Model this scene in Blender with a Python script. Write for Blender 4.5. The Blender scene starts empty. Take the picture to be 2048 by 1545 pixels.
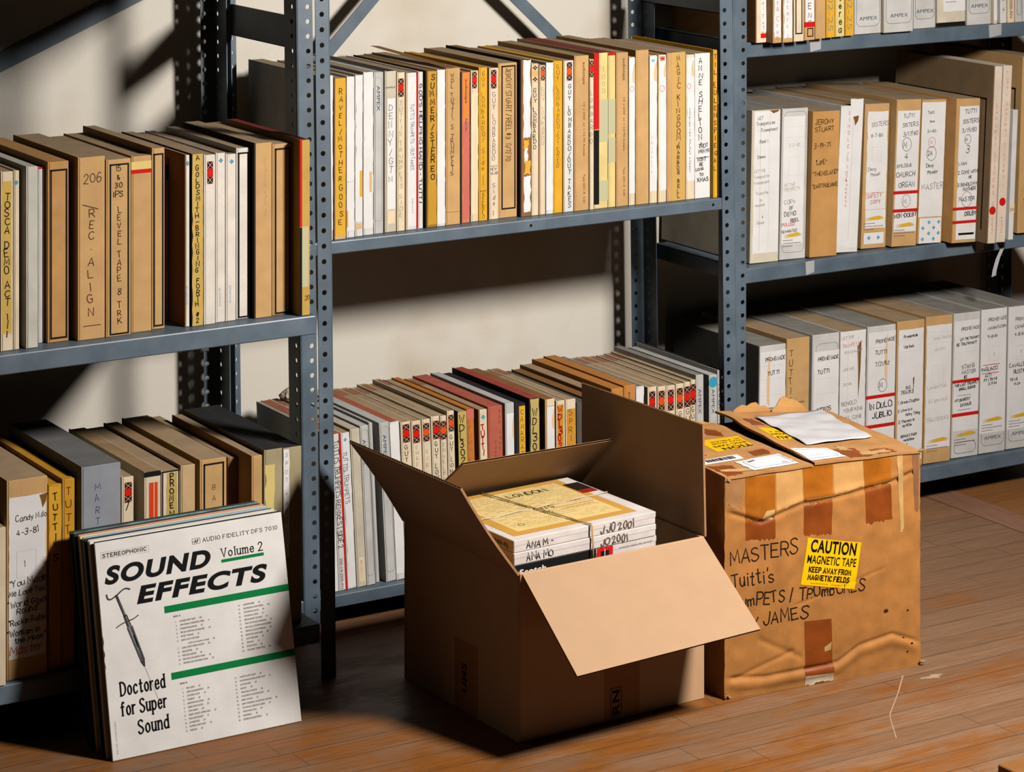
import bpy, bmesh, math, random
from mathutils import Vector, Matrix
IN = 0.0254            # everything below is measured in inches
SC = bpy.context.scene
COL = SC.collection
# ------------------------------------------------------------------ camera
TH = math.atan(1/1.632)
CAMP = (-84.2, -165.0, 62.0)
cd = bpy.data.cameras.new('camera'); cam = bpy.data.objects.new('camera', cd); COL.objects.link(cam)
cam.location = [v*IN for v in CAMP]
cam.rotation_euler = (math.pi/2, 0, -TH)
cd.sensor_fit = 'HORIZONTAL'; cd.sensor_width = 36.0
cd.lens = 5470.0/2048*36.0
cd.shift_x = 0.0
cd.shift_y = -(772.5+560.0)/2048
cd.clip_start = 0.1; cd.clip_end = 60
SC.camera = cam
# ------------------------------------------------------------------ light and exposure
w = bpy.data.worlds.new('world'); SC.world = w; w.use_nodes = True
w.node_tree.nodes['Background'].inputs[0].default_value = (1.0, .78, .58, 1)
w.node_tree.nodes['Background'].inputs[1].default_value = 0.001
LP = Vector((34.5, -71, 66))
ld = bpy.data.lights.new('softbox_lamp', 'AREA'); ld.shape = 'DISK'; ld.size = 13*IN; ld.energy = 175
ld.color = (1.0, .965, .925)
lo = bpy.data.objects.new('softbox_lamp', ld); COL.objects.link(lo)
lo.location = LP*IN
lo.rotation_euler = (Vector((-4, -25, 0))-LP).to_track_quat('-Z', 'Y').to_euler()
SC.view_settings.view_transform = 'Standard'; SC.view_settings.look = 'None'
SC.view_settings.exposure = 0.0; SC.view_settings.gamma = 1.0
SC.view_settings.use_curve_mapping = False
SC.cycles.diffuse_bounces = 2; SC.cycles.glossy_bounces = 2
RND = random.Random(7)
# ------------------------------------------------------------------ colours
ALB = .42              # overall reflectance: lowered so bounced light stays weak and shadows dark
def lin(c):
    r = []
    for v in c:
        v = v/255
        r.append(ALB*(v/12.92 if v <= .04045 else ((v+.055)/1.055)**2.4))
    return tuple(r)
PAL = dict(WH=(221,217,211), PAPER=(229,225,221), CRM=(228,208,176), CRW=(229,218,204), CREAM=(231,208,172), TAN=(205,172,126), TANC=(212,178,128),
 KRA=(203,160,104), KRD=(198,146,84), DKK=(150,110,66), ORK=(196,130,62), BRN=(146,100,56), DKB=(96,60,36), WOD=(196,146,86), KYL=(205,163,92), KHA=(194,168,96),
 YEL=(222,168,48), YEB=(226,168,40), YEL2=(224,166,38), MUST=(198,146,40), MUY=(206,170,84), MUB=(196,158,78), YEO=(210,150,28), YEO2=(220,164,40), AMB=(206,142,38), ORB=(198,122,44), ORG=(222,132,56), SAL=(206,128,92),
 PYL=(226,202,132), PYC=(222,196,120), PGR=(190,184,146), PKC=(204,108,92), PNK=(186,96,74), PKW=(226,206,186), PKI=(214,120,112),
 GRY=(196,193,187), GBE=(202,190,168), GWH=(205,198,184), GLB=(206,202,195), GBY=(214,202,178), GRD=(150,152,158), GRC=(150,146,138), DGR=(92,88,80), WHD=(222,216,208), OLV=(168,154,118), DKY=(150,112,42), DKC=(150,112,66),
 BLK=(24,22,21), BLK2=(34,32,31), BLKC=(42,31,24), RED=(200,26,20), RDO=(216,66,30), RDB=(190,24,20), RDI=(204,84,72), CYA=(120,190,214), CYD=(60,152,178), LBL=(138,170,206), NAVY=(44,66,96), BLUL=(92,104,128), BLU=(64,78,108),
 INKC=(38,33,30), GRYI=(128,120,116), GRYT=(150,140,112), BRNI=(78,52,28), FAINT=(176,158,138), FNT=(206,196,188),
 TOPC=(178,150,116), GBR=(132,106,76))
TOPS = dict(BLKC='BLK2', REDC=(128,34,34), TERC=(176,96,66), GBT=(150,144,134), GRYT=(140,132,122), DGT=(84,76,68), REDT=(172,70,56), BRNT=(150,100,60), TANT=(170,138,100), BLT=(44,43,44), GRDT=(120,118,116))
MATS = {}
def nt(m):
    m.use_nodes = True; return m.node_tree
def col4(c): return lin(c)+(1,)
def getc(c): return PAL[c] if isinstance(c, str) else c
def card(c, rough=.82, var=.10, fine=.5, bump=.12):
    "pasteboard or paper: soft mottling, faint fibres, different on every object"
    c = getc(c); k = ('card', c, rough, var)
    if k in MATS: return MATS[k]
    m = bpy.data.materials.new('board'); t = nt(m); N = t.nodes; L = t.links; b = N['Principled BSDF']
    tc = N.new('ShaderNodeTexCoord'); oi = N.new('ShaderNodeObjectInfo')
    ad = N.new('ShaderNodeVectorMath'); ad.operation = 'ADD'; L.new(tc.outputs['Object'], ad.inputs[0])
    ml = N.new('ShaderNodeMath'); ml.operation = 'MULTIPLY'; ml.inputs[1].default_value = 37.0; L.new(oi.outputs['Random'], ml.inputs[0]); L.new(ml.outputs[0], ad.inputs[1])
    n1 = N.new('ShaderNodeTexNoise'); n1.inputs['Scale'].default_value = 26; n1.inputs['Detail'].default_value = 4; L.new(ad.outputs[0], n1.inputs['Vector'])
    n2 = N.new('ShaderNodeTexNoise'); n2.inputs['Scale'].default_value = 520; n2.inputs['Detail'].default_value = 2; L.new(ad.outputs[0], n2.inputs['Vector'])
    mx = N.new('ShaderNodeMix'); mx.data_type = 'RGBA'; mx.blend_type = 'MULTIPLY'; mx.inputs[0].default_value = 1
    mx.inputs[6].default_value = col4(c)
    mr = N.new('ShaderNodeMapRange'); mr.inputs[1].default_value = .3; mr.inputs[2].default_value = .7; mr.inputs[3].default_value = 1-var*1.4; mr.inputs[4].default_value = 1+var*.4; L.new(n1.outputs['Fac'], mr.inputs[0])
    m2 = N.new('ShaderNodeMapRange'); m2.inputs[1].default_value = .3; m2.inputs[2].default_value = .7; m2.inputs[3].default_value = 1-var*fine; m2.inputs[4].default_value = 1+var*fine*.6; L.new(n2.outputs['Fac'], m2.inputs[0])
    mm = N.new('ShaderNodeMath'); mm.operation = 'MULTIPLY'; L.new(mr.outputs[0], mm.inputs[0]); L.new(m2.outputs[0], mm.inputs[1])
    L.new(mm.outputs[0], mx.inputs[7]); L.new(mx.outputs[2], b.inputs['Base Color'])
    b.inputs['Roughness'].default_value = rough; b.inputs['Specular IOR Level'].default_value = .14
    bp = N.new('ShaderNodeBump'); bp.inputs['Strength'].default_value = bump; bp.inputs['Distance'].default_value = .0006; L.new(n1.outputs['Fac'], bp.inputs['Height']); L.new(bp.outputs[0], b.inputs['Normal'])
    MATS[k] = m; return m
def plain(c, rough=.7, spec=.05, metal=0):
    c = getc(c); k = ('plain', c, rough, spec, metal)
    if k in MATS: return MATS[k]
    m = bpy.data.materials.new('ink'); b = nt(m).nodes['Principled BSDF']
    b.inputs['Base Color'].default_value = col4(c); b.inputs['Roughness'].default_value = rough; b.inputs['Specular IOR Level'].default_value = spec; b.inputs['Metallic'].default_value = metal
    MATS[k] = m; return m
# ------------------------------------------------------------------ mesh building
class MB:
    "collects faces (inches) with a material each and links them as ONE object"
    def __init__(s): s.v = []; s.f = []; s.m = []; s.mats = []
    def mi(s, mat):
        if mat not in s.mats: s.mats.append(mat)
        return s.mats.index(mat)
    def add(s, vs, fs, mat):
        o = len(s.v); k = s.mi(mat); s.v += [tuple(p) for p in vs]
        for f in fs: s.f.append([o+i for i in f]); s.m.append(k)
    def box(s, a, b, mat):
        x0,y0,z0 = a; x1,y1,z1 = b
        s.add([(x0,y0,z0),(x1,y0,z0),(x1,y1,z0),(x0,y1,z0),(x0,y0,z1),(x1,y0,z1),(x1,y1,z1),(x0,y1,z1)],
              [(0,3,2,1),(4,5,6,7),(0,1,5,4),(1,2,6,5),(2,3,7,6),(3,0,4,7)], mat)
    def quad(s, p, mat): s.add(p, [tuple(range(len(p)))], mat)
    def slab(s, p, n, th, mat):
        "polygon p thickened by th along -n"
        k = len(p); q = [tuple(a[i]-n[i]*th for i in range(3)) for a in p]
        s.add(list(p)+q, [tuple(range(k)), tuple(range(2*k-1, k-1, -1))]+[((i+1)%k, i, k+i, k+(i+1)%k) for i in range(k)], mat)
    def tube(s, pts, r, mat, n=6):
        vs = []; fs = []
        for i, p in enumerate(pts):
            p = Vector(p); a = Vector(pts[max(i-1,0)]); b = Vector(pts[min(i+1,len(pts)-1)]); t = (b-a).normalized()
            u = t.cross(Vector((0,0,1)));
            if u.length < 1e-3: u = t.cross(Vector((1,0,0)))
            u.normalize(); v = t.cross(u)
            for j in range(n):
                c = 2*math.pi*j/n; vs.append(p+u*(r*math.cos(c))+v*(r*math.sin(c)))
        for i in range(len(pts)-1):
            for j in range(n): fs.append((i*n+j, i*n+(j+1)%n, (i+1)*n+(j+1)%n, (i+1)*n+j))
        fs.append(tuple(range(n-1,-1,-1))); fs.append(tuple(range((len(pts)-1)*n, len(pts)*n)))
        s.add(vs, fs, mat)
    def build(s, name, parent=None, loc=(0,0,0), rot=(0,0,0), bevel=0, smooth=False, solid=0, seg=1):
        me = bpy.data.meshes.new(name)
        me.from_pydata([(a*IN, b*IN, c*IN) for a,b,c in s.v], [], s.f)
        for m in s.mats: me.materials.append(m)
        me.polygons.foreach_set('material_index', s.m)
        if bevel:
            bm = bmesh.new(); bm.from_mesh(me); bmesh.ops.remove_doubles(bm, verts=bm.verts, dist=1e-5)
            bmesh.ops.bevel(bm, geom=list(bm.edges), offset=bevel*IN, segments=seg, affect='EDGES', profile=.6, clamp_overlap=True); bm.to_mesh(me); bm.free()
        if smooth: me.polygons.foreach_set('use_smooth', [True]*len(me.polygons))
        me.update()
        o = bpy.data.objects.new(name, me); COL.objects.link(o)
        o.location = [v*IN for v in loc]; o.rotation_euler = rot
        if parent: o.parent = parent
        if solid:
            md = o.modifiers.new('thickness', 'SOLIDIFY'); md.thickness = solid*IN; md.offset = -1
        return o
def tag(o, label, cat, group=None):
    o['label'] = label; o['category'] = cat
    if group: o['group'] = group
    return o
def thing(name, label, cat, loc=(0,0,0), rot=(0,0,0), group=None):
    o = bpy.data.objects.new(name, None); COL.objects.link(o); o.empty_display_size = .05
    o.location = [v*IN for v in loc]; o.rotation_euler = rot
    return tag(o, label, cat, group)
def struct(o): o['kind'] = 'structure'; return o
# ------------------------------------------------------------------ lettering: a skeleton alphabet drawn with a pen of any width
PENJ = .06
G_ = {
'A':'0,0 2,6 4,0;.7,2 3.3,2','B':'0,0 0,6;~0,6 2.5,5.9 3.3,4.6 2.4,3.2 0,3.1;~0,3.1 2.9,2.9 3.9,1.6 2.9,.1 0,0','C':'~3.8,5 2.6,6 1,5.5 .1,3 1,.5 2.6,0 3.9,1',
'D':'0,0 0,6;~0,6 2.2,5.8 3.9,4.3 3.9,1.7 2.2,.2 0,0','E':'3.5,6 0,6 0,0 3.6,0;0,3.1 2.8,3.1','F':'3.5,6 0,6 0,0;0,3.1 2.7,3.1','G':'~3.8,5 2.6,6 1,5.5 .1,3 1,.5 2.6,0 3.7,.8 3.9,2.6;2.3,2.7 4.1,2.7',
'H':'0,0 0,6;4,0 4,6;0,3 4,3','I':'.5,0 .5,6','J':'~3,6 3,1.4 2,0 .8,.2 .1,1.5','K':'0,0 0,6;3.8,6 0,2.4;1.2,3.4 3.9,0','L':'0,6 0,0 3.4,0','M':'0,0 .4,6 2.3,1.6 4.2,6 4.6,0','N':'0,0 0,6 4,0 4,6',
'O':'~2,6 .4,5 0,3 .5,.9 2,0 3.6,.9 4,3 3.6,5 2,6','P':'0,0 0,6;~0,6 2.8,5.9 3.7,4.5 2.8,3 0,2.8','Q':'~2,6 .4,5 0,3 .5,.9 2,0 3.6,.9 4,3 3.6,5 2,6;2.4,1.6 4.2,-.5','R':'0,0 0,6;~0,6 2.8,5.9 3.7,4.5 2.8,3 0,2.8;1.7,2.9 3.9,0',
'S':'~3.6,5.2 2.4,6 .7,5.5 .4,4.2 1.6,3.3 3.2,2.4 3.8,1.2 2.4,0 .9,.1 .1,1','T':'0,6 4,6;2,6 2,0','U':'~0,6 0,2 .8,.3 2,0 3.2,.3 4,2 4,6','V':'0,6 2,0 4,6','W':'0,6 1.2,0 2.4,4.4 3.6,0 4.8,6','X':'0,0 4,6;0,6 4,0','Y':'0,6 2,3 4,6;2,3 2,0','Z':'0,6 4,6 0,0 4,0',
'0':'~1.7,6 .3,5 0,3 .4,.9 1.7,0 3.1,.9 3.4,3 3,5 1.7,6','1':'.5,4.8 1.3,6 1.3,0','2':'~.1,4.6 .8,5.8 2.3,6 3.3,4.8 2.6,3.2 .1,0;.1,0 3.6,0','3':'~.2,5.3 1.4,6 3,5.5 3,3.8 1.3,3.1 3.2,2.6 3.5,1.2 2.2,0 .8,0 .1,.9','4':'2.5,0 2.5,6 0,1.8 3.5,1.8','5':'3.2,6 .6,6 .4,3.5;~.4,3.5 1.8,3.9 3.2,3 3.3,1.2 2.1,0 .8,.1 .1,.9','6':'~3,5.5 1.7,6 .5,4.6 .1,2.2 .6,.3 2,0 3.2,.9 3.1,2.6 1.9,3.4 .5,2.8','7':'0,6 3.6,6 1.3,0','8':'~1.7,3.2 .5,4.1 .6,5.5 1.8,6 3,5.4 2.9,4.1 1.7,3.2 .3,2 .3,.7 1.7,0 3.2,.7 3.1,2.1 1.7,3.2','9':'~3.2,3.5 2,2.8 .6,3.3 .3,4.8 1.3,6 2.8,5.6 3.2,3.8 2.8,1.5 1.6,0',
'a':'~3,3.4 1.8,4 .5,3.2 .1,1.6 .9,0 2.2,.4 3,1.8;3.1,4 3,1 3.4,0','b':'0,6 0,0;~0,2.8 1.4,4 2.9,3.2 3,1.2 1.8,0 0,.6','c':'~3,3.2 1.8,4 .5,3.2 .1,1.8 .8,.2 2,0 3.1,.8','d':'3.1,6 3.1,0;~3.1,3 1.7,4 .3,3 .1,1.2 1.3,0 3.1,1','e':'.2,2.1 3,2.1;~3,2.1 2.6,3.6 1.5,4 .4,3.1 .1,1.6 .9,.2 2.1,0 3,.8','f':'~2.8,5.6 1.9,6 1.2,5 1.2,3;1.2,3 1.2,0;.2,3.9 2.4,3.9','g':'~3,3.2 1.7,4 .4,3 .2,1.4 1.4,.3 3,1.2;~3.1,4 3.1,.2 2.5,-1.6 .9,-1.8 .2,-1','h':'0,6 0,0;~0,2.6 1.4,4 2.7,3.2 2.8,0','i':'.5,4 .5,0;.5,5.3 .5,5.7','j':'~1,4 1,-.8 .2,-1.8;1,5.3 1,5.7','k':'0,6 0,0;2.6,4 0,1.6;1,2.4 2.8,0','l':'.5,6 .5,0',
'm':'0,4 0,0;~0,2.8 1.1,4 2,3.2 2.1,0;~2.1,2.8 3.2,4 4.2,3.2 4.2,0','n':'0,4 0,0;~0,2.7 1.4,4 2.7,3.2 2.8,0','o':'~1.6,4 .4,3.2 .1,2 .5,.7 1.6,0 2.8,.7 3.1,2 2.7,3.3 1.6,4','p':'0,4 0,-2;~0,2.9 1.4,4 2.9,3.1 3,1.2 1.7,0 0,.8','r':'0,4 0,0;~0,2.4 1,3.8 2.2,3.8','s':'~2.6,3.4 1.5,4 .4,3.4 .6,2.4 2.2,1.7 2.7,.8 1.6,0 .1,.6','t':'1.2,5.6 1.2,.8;~1.2,.8 1.6,0 2.6,.4;.1,3.9 2.4,3.9','u':'~0,4 .1,1 1,0 2.2,.5 2.8,1.8;2.8,4 2.8,0','v':'0,4 1.4,0 2.8,4','w':'0,4 1,0 2,3 3,0 4,4','x':'0,0 2.8,4;0,4 2.8,0','y':'0,4 1.4,.4;2.9,4 .8,-2','z':'0,4 2.8,4 0,0 2.9,0',
'-':'.3,2.6 2.4,2.6','/':'0,-.6 2.6,6.6','.':'.4,0 .4,.4','"':'.3,6.2 .3,5;1.2,6.2 1.2,5',"'":'.4,6.3 .3,5','#':'.8,.5 1.4,5.5;2.2,.5 2.8,5.5;0,2 3.4,2;.2,4 3.6,4','&':'~3.4,0 .8,4.4 1.4,5.8 2.4,5 .4,1.8 1,0 2.6,.6 3.4,2.4','(':'~1.4,6.6 .3,4.6 .3,1.4 1.4,-.6',')':'~.1,6.6 1.2,4.6 1.2,1.4 .1,-.6','|':'.5,-.6 .5,6.6',',':'.6,.4 .2,-1',':':'.4,.2 .4,.7;.4,3.3 .4,3.8'}
def _cat(P, n=4):
    out = []
    for i in range(len(P)-1):
        p0 = P[i-1] if i else P[0]; p1 = P[i]; p2 = P[i+1]; p3 = P[i+2] if i+2 < len(P) else P[-1]
        for k in range(n):
            t = k/n; out.append(tuple(.5*(2*p1[j]+(p2[j]-p0[j])*t+(2*p0[j]-5*p1[j]+4*p2[j]-p3[j])*t*t+(3*p1[j]-p0[j]-3*p2[j]+p3[j])*t**3) for j in (0,1)))
    out.append(P[-1]); return out
GL = {}
for ch, s_ in G_.items():
    st = []
    for q in s_.split(';'):
        sm = q[0] == '~'; P = [tuple(float(v) for v in a.split(',')) for a in q.lstrip('~').split()]
        st.append((_cat(P) if sm else P, sm))
    GL[ch] = (st, max(p[0] for a,_ in st for p in a))
def ribbon(P, w):
    "flat pen stroke along 2D polyline P"
    vs = []; n = len(P)
    for i in range(n):
        a = P[max(i-1,0)]; b = P[i]; c = P[min(i+1,n-1)]
        d1 = Vector((b[0]-a[0], b[1]-a[1])); d2 = Vector((c[0]-b[0], c[1]-b[1]))
        if d1.length < 1e-9: d1 = d2
        if d2.length < 1e-9: d2 = d1
        if d1.length < 1e-9: d1 = d2 = Vector((1,0))
        d1 = d1.normalized(); d2 = d2.normalized(); t = d1+d2
        if t.length < .3: t = d2
        t.normalize(); nn = Vector((-t.y, t.x)); k = 1/max(.55, nn.dot(Vector((-d2.y, d2.x))))
        e = t*(w*.35 if i == n-1 else (-w*.35 if i == 0 else 0))
        vs.append((b[0]+nn.x*w/2*k+e.x, b[1]+nn.y*w/2*k+e.y)); vs.append((b[0]-nn.x*w/2*k+e.x, b[1]-nn.y*w/2*k+e.y))
    return vs, [(2*i+1, 2*i+3, 2*i+2, 2*i) for i in range(n-1)]
def pen(txt, size, width=None, th=.05, jit=.04, xs=.62, serif=0, gap=1.3):
    "text -> list of (2D verts, faces); baseline at y=0; returns shapes and total width"
    sx = sy = size/6.0; sx *= xs/.62; shapes = []; x = 0
    for ch in txt:
        if ch == ' ': x += 2.2; continue
        if ch not in GL: ch = '-'
        st, wd = GL[ch]; jx = RND.uniform(-jit, jit)*3; jy = RND.uniform(-jit, jit)*5; rot = RND.uniform(-jit, jit)*2.2; fx = 1+RND.uniform(-jit, jit)*2.2; fy = 1+RND.uniform(-jit, jit)*2.4; w1 = RND.uniform(-jit, jit)*2.5
        for P, sm in st: shapes.append(([(x+p[0]*fx+jx-rot*p[1]+w1*math.sin(p[1]*.9), p[1]*fy+jy+rot*p[0]+w1*math.sin(p[0]*1.1)) for p in P], P, sm))
        x += wd+gap
    tot = (x-gap)*sx
    k = width/tot if width and tot > width else (width/tot if width and serif else 1)
    out = []
    for Q, P, sm in shapes:
        R = [(q[0]*sx*k, q[1]*sy) for q in Q]; out.append(ribbon(R, th))
        if serif:
            ends = [(0, 1), (len(P)-1, len(P)-2)]
            for e, f in ends:
                dx = P[e][0]-P[f][0]; dy = P[e][1]-P[f][1]
                if abs(dy) > abs(dx)*.8 and min(abs(P[e][1]-h) for h in (0, 4, 6, -2)) < .05:
                    r = R[e]; hw = serif*size*(.45+.55*k)
                    out.append(ribbon([(r[0]-hw, r[1]), (r[0]+hw, r[1])], th*.6))
    return out, tot*k
FC = {}
def bfont(txt, size, offset=0, shear=0, xs=1, spc=1.0, res=4):
    "printed sans lettering as 2D verts and faces"
    k = (txt, offset, shear, spc)
    if k not in FC:
        cu = bpy.data.curves.new('t', 'FONT'); cu.body = txt; cu.size = 1; cu.offset = offset; cu.shear = shear; cu.resolution_u = res; cu.space_character = spc
        ob = bpy.data.objects.new('t', cu); me = ob.to_mesh()
        FC[k] = ([(v.co.x, v.co.y) for v in me.vertices], [tuple(p.vertices) for p in me.polygons])
        ob.to_mesh_clear(); bpy.data.objects.remove(ob); bpy.data.curves.remove(cu)
    vs, fs = FC[k]; x0 = min(v[0] for v in vs); x1 = max(v[0] for v in vs)
    return [((v[0]-x0)*size*xs, v[1]*size) for v in vs], fs, (x1-x0)*size*xs
def rag(u0, v0, u1, v1, a):
    "rectangle outline with torn edges"
    if not a: return [(u0,v0),(u1,v0),(u1,v1),(u0,v1)]
    P = []; H = v1-v0; n = max(4, int(abs(H)/.5))
    for i in range(n+1): P.append((u1-RND.random()**2*a*1.2, v0+H*i/n))
    for i in range(3): P.append((u1-(u1-u0)*(i+1)/4, v1-RND.random()*a*.8))
    for i in range(n+1): P.append((u0+RND.random()**2*a*1.2, v1-H*i/n))
    for i in range(3): P.append((u0+(u1-u0)*(i+1)/4, v0+RND.random()*a*.8))
    return P
class Face:
    "draws on a flat face: (u right, v up) -> 3D through fn(u,v,off); keeps one MB per part name"
    def __init__(s, fn): s.fn = fn; s.parts = {}; s.o = .005; s.hold = False
    def mb(s, name): return s.parts.setdefault(name, MB())
    def lift(s):
        if not s.hold: s.o = min(s.o+.0011, .026)
        return s.o
    def poly(s, name, P, col, rim=False, paper=False):
        o = s.lift(); m = card(col, var=.05) if paper else plain(col)
        V = [s.fn(u,v,o) for u,v in P]; k = len(P); b = s.mb(name)
        if rim:
            W = [s.fn(u,v,-.005) for u,v in P]; b.add(V+W, [tuple(range(k))]+[((i+1)%k, i, k+i, k+(i+1)%k) for i in range(k)], m)
        else: b.add(V, [tuple(range(k))], m)
    def shapes(s, name, SH, col, f):
        o = s.lift(); m = plain(col, .6)
        for vs, fs in SH: s.mb(name).add([s.fn(*f(*p), o) for p in vs], fs, m)
    def line(s, name, P, w, col, closed=False):
        if closed: P = P+[P[0]]
        s.shapes(name, [ribbon(P, w)], col, lambda a,b: (a,b))
    def build(s, parent):
        for k, b in s.parts.items(): b.build(k, parent)
def circ(u, v, r, n=20): return [(u+r*math.cos(2*math.pi*i/n), v+r*math.sin(2*math.pi*i/n)) for i in range(n)]
def rrect(u0, v0, u1, v1, r):
    P = []
    for cx, cy, a0 in ((u1-r,v1-r,0),(u0+r,v1-r,90),(u0+r,v0+r,180),(u1-r,v0+r,270)):
        for i in range(5): a = math.radians(a0+22.5*i); P.append((cx+r*math.cos(a), cy+r*math.sin(a)))
    return P
# decoration verbs; t = inches from the top of the spine, u = fraction of its width
def deco(F, w, h, D):
    n = D[0]; a = D[1:]
    if n in ('V','H','DN','PR','PH','TP0','BL'):
        F.lift(); F.hold = True
        try: deco_(F, w, h, D)
        finally: F.hold = False
    else: deco_(F, w, h, D)
def deco_(F, w, h, D):
    n = D[0]; a = D[1:]
    if n == 'P': u0,u1,t0,t1,c,r = a; F.poly('paper_label', rag(u0*w, max(.02, h-t1), u1*w, h-t0, r), c, True, True)
    elif n == 'RC': u0,u1,t0,t1,c = a; t1 = min(t1, h-.02); F.poly('printed_panel', [(u0*w,h-t1),(u1*w,h-t1),(u1*w,h-t0),(u0*w,h-t0)], c)
    elif n == 'BD': t,k,c = a; F.poly('tape_band', [(-.01,h-t-k),(w+.01,h-t-k+.02),(w+.01,h-t+.02),(-.01,h-t)], c)
    elif n == 'V':
        txt,t,sz,c,u,th,st = a; st = st or sz*1.25
        tot = sum(st if q != ' ' else st*.7 for q in txt); k = min(1, (h-t-.12)/tot); st *= k; sz *= k
        for ch in txt:
            if ch == '/': F.line('handwriting', [(w*u-sz*.2,h-t-st*.75),(w*u+sz*.25,h-t-st*.1)], th, c)
            elif ch == '|': F.line('handwriting', [(w*u-sz*.35,h-t-st*.4),(w*u+sz*.35,h-t-st*.35)], th, c)
            elif ch != ' ':
                S, W = pen(ch, sz, min(w*.8, sz*.85), th, PENJ); k = RND.uniform(-.03,.03)
                F.shapes('handwriting', S, c, lambda x,y: (w*u-W/2+x+k, h-t-sz+y))
            t += st if ch != ' ' else st*.7
    elif n == 'DN':
        txt,t,ln,c,u,sz,th = a; S, W = pen(txt, sz, ln, th, PENJ); k = ln/W
        F.shapes('handwriting', S, c, lambda x,y: (w*u-sz/2+y, h-t-x*k))
    elif n == 'H':
        txt,t,sz,c,u0,th = a; R0 = RND.getstate(); S, W = pen(txt, sz, None, th, PENJ); k = min(1, w*(.97-u0)/W)
        if k < 1: sz *= k**.6; RND.setstate(R0); S, W = pen(txt, sz, w*(.97-u0), th*.92, PENJ)
        F.shapes('handwriting', S, c, lambda x,y: (w*u0+x, h-t-sz/2+y+x*.05))
    elif n == 'PR':
        txt,t,ln,c,u,sz = a; vs, fs, W = bfont(txt, sz/.72, 0); k = ln/W
        F.shapes('printed_lettering', [(vs,fs)], c, lambda x,y: (w*u-sz/2+y, h-t-x*k))
    elif n == 'PH':
        txt,t,sz,c,u = a; vs, fs, W = bfont(txt, sz/.72, 0); k = min(1.35, w*.86/W)
        F.shapes('printed_lettering', [(vs,fs)], c, lambda x,y: (w*u-W*k/2+x*k, h-t-sz/2+y))
    elif n == 'FR': u0,u1,t0,t1,k = a; t1 = min(t1, h-.12); F.line('printed_frame', [(u0*w,h-t0),(u1*w,h-t0),(u1*w,h-t1),(u0*w,h-t1),(u0*w,h-t0)], k, 'BLK')
    elif n == 'RO': u0,u1,t0,t1 = a; F.line('printed_frame', [(u0*w,h-t0),(u1*w,h-t0),(u1*w,h-t1),(u0*w,h-t1),(u0*w,h-t0)], .018, 'FNT')
    elif n == 'RRO': u0,u1,t0,t1,c = a; F.line('printed_frame', rrect(u0*w,h-t1,u1*w,h-t0,min(.35,(u1-u0)*w*.3)), .028, c, True)
    elif n == 'AX':
        b = a[0]; F.line('printed_frame', rrect(.08*w,b,.94*w,b+2.6,.4), .035, 'BLUL', True)
        deco(F, w, h, ('PH','AMPEX',h-b-.62,.3,'NAVY',.52))
    elif n == 'CI': t,u,r,c = a; F.line('handwriting', [(u*w+p[0]*1.0, h-t+p[1]*1.15) for p in circ(0,0,r,18)], .035, c, True)
    elif n == 'DOT': t,u,r,c = a; F.poly('round_sticker', circ(u*w,h-t,r,24), c)
    elif n == 'DGE':
        u0,u1,t,l = a; F.poly('torn_patch', [(u0*w,h-t-l*.1),(u1*w,h-t),(u1*w*.97,h-t-l*.5),((u0*.6+u1*.4)*w,h-t-l)], (120,84,40))
        F.poly('torn_patch', [(u0*w,h-t-l*.1),((u0*.6+u1*.4)*w,h-t-l),((u0*.75+u1*.25)*w,h-t-l*.5)], (206,170,100))
    elif n == 'SM': u0,u1,t0,t1 = a; F.poly('glue_stain', [(u1*w,h-t0),(u1*w,h-t1),((u0+.1*(u1-u0))*w,h-t1*.9-t0*.1),(u0*w,h-(t0+t1)/2),((u0+u1)/2*w,h-t0*.9-t1*.1)], (228,190,146))
    elif n == 'TP':
        t,W,H,u,c = a; cx = u*w; x0 = cx-W/2; x1 = cx+W/2; y1 = h-t; y0 = y1-H; cy = (y0+y1)/2
        F.poly('plaid_emblem', [(x0-.02,y0-.02),(x1+.02,y0-.02),(x1+.02,y1+.02),(x0-.02,y1+.02)], (196,110,74))
        F.poly('plaid_emblem', [(x0,y0),(x1,y0),(x1,y1),(x0,y1)], (52,16,16) if c != 2 else (226,196,140))
        rc = {1:(214,26,18), 2:(214,168,96), 3:(222,84,28)}[c]; q = H*.2
        F.poly('plaid_emblem', [(cx-W*.24,cy-q),(cx+W*.24,cy-q),(x1,cy-q*.35),(x1,cy+q*.35),(cx+W*.24,cy+q),(cx-W*.24,cy+q),(x0,cy+q*.35),(x0,cy-q*.35)], rc)
        if c == 2:
            for yy in (y0+H*.17, y1-H*.17): F.poly('plaid_emblem', [(cx,yy-H*.14),(x1,yy),(cx,yy+H*.14),(x0,yy)], (40,24,20))
        for ya, yb in ((y0, y0+H*.32), (y1-H*.32, y1)):
            F.line('plaid_emblem', [(x0,ya),(x1,yb)], .022, 'CRM'); F.line('plaid_emblem', [(x0,yb),(x1,ya)], .022, 'CRM')
    elif n == 'BL':
        t,u,s = a; cx = u*w; cy = h-t; q = s/4
        for dx, dy in ((0,q),(0,-q),(q,0),(-q,0)):
            r = q*.86; F.poly('diamond_emblem', [(cx+dx-r,cy+dy),(cx+dx,cy+dy-r),(cx+dx+r,cy+dy),(cx+dx,cy+dy+r)], (30,140,178))
    elif n == 'SUN':
        t,u0,u1 = a; W = (u1-u0)*w; x = u0*w; y = h-t
        for i in range(3): F.poly('stripe_emblem', [(x+W*.02*i,y-.1+.1*i),(x+W,y+.06*i-.02),(x+W*(.55+.1*i),y+.07+.1*i)], (218,170,44))
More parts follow.
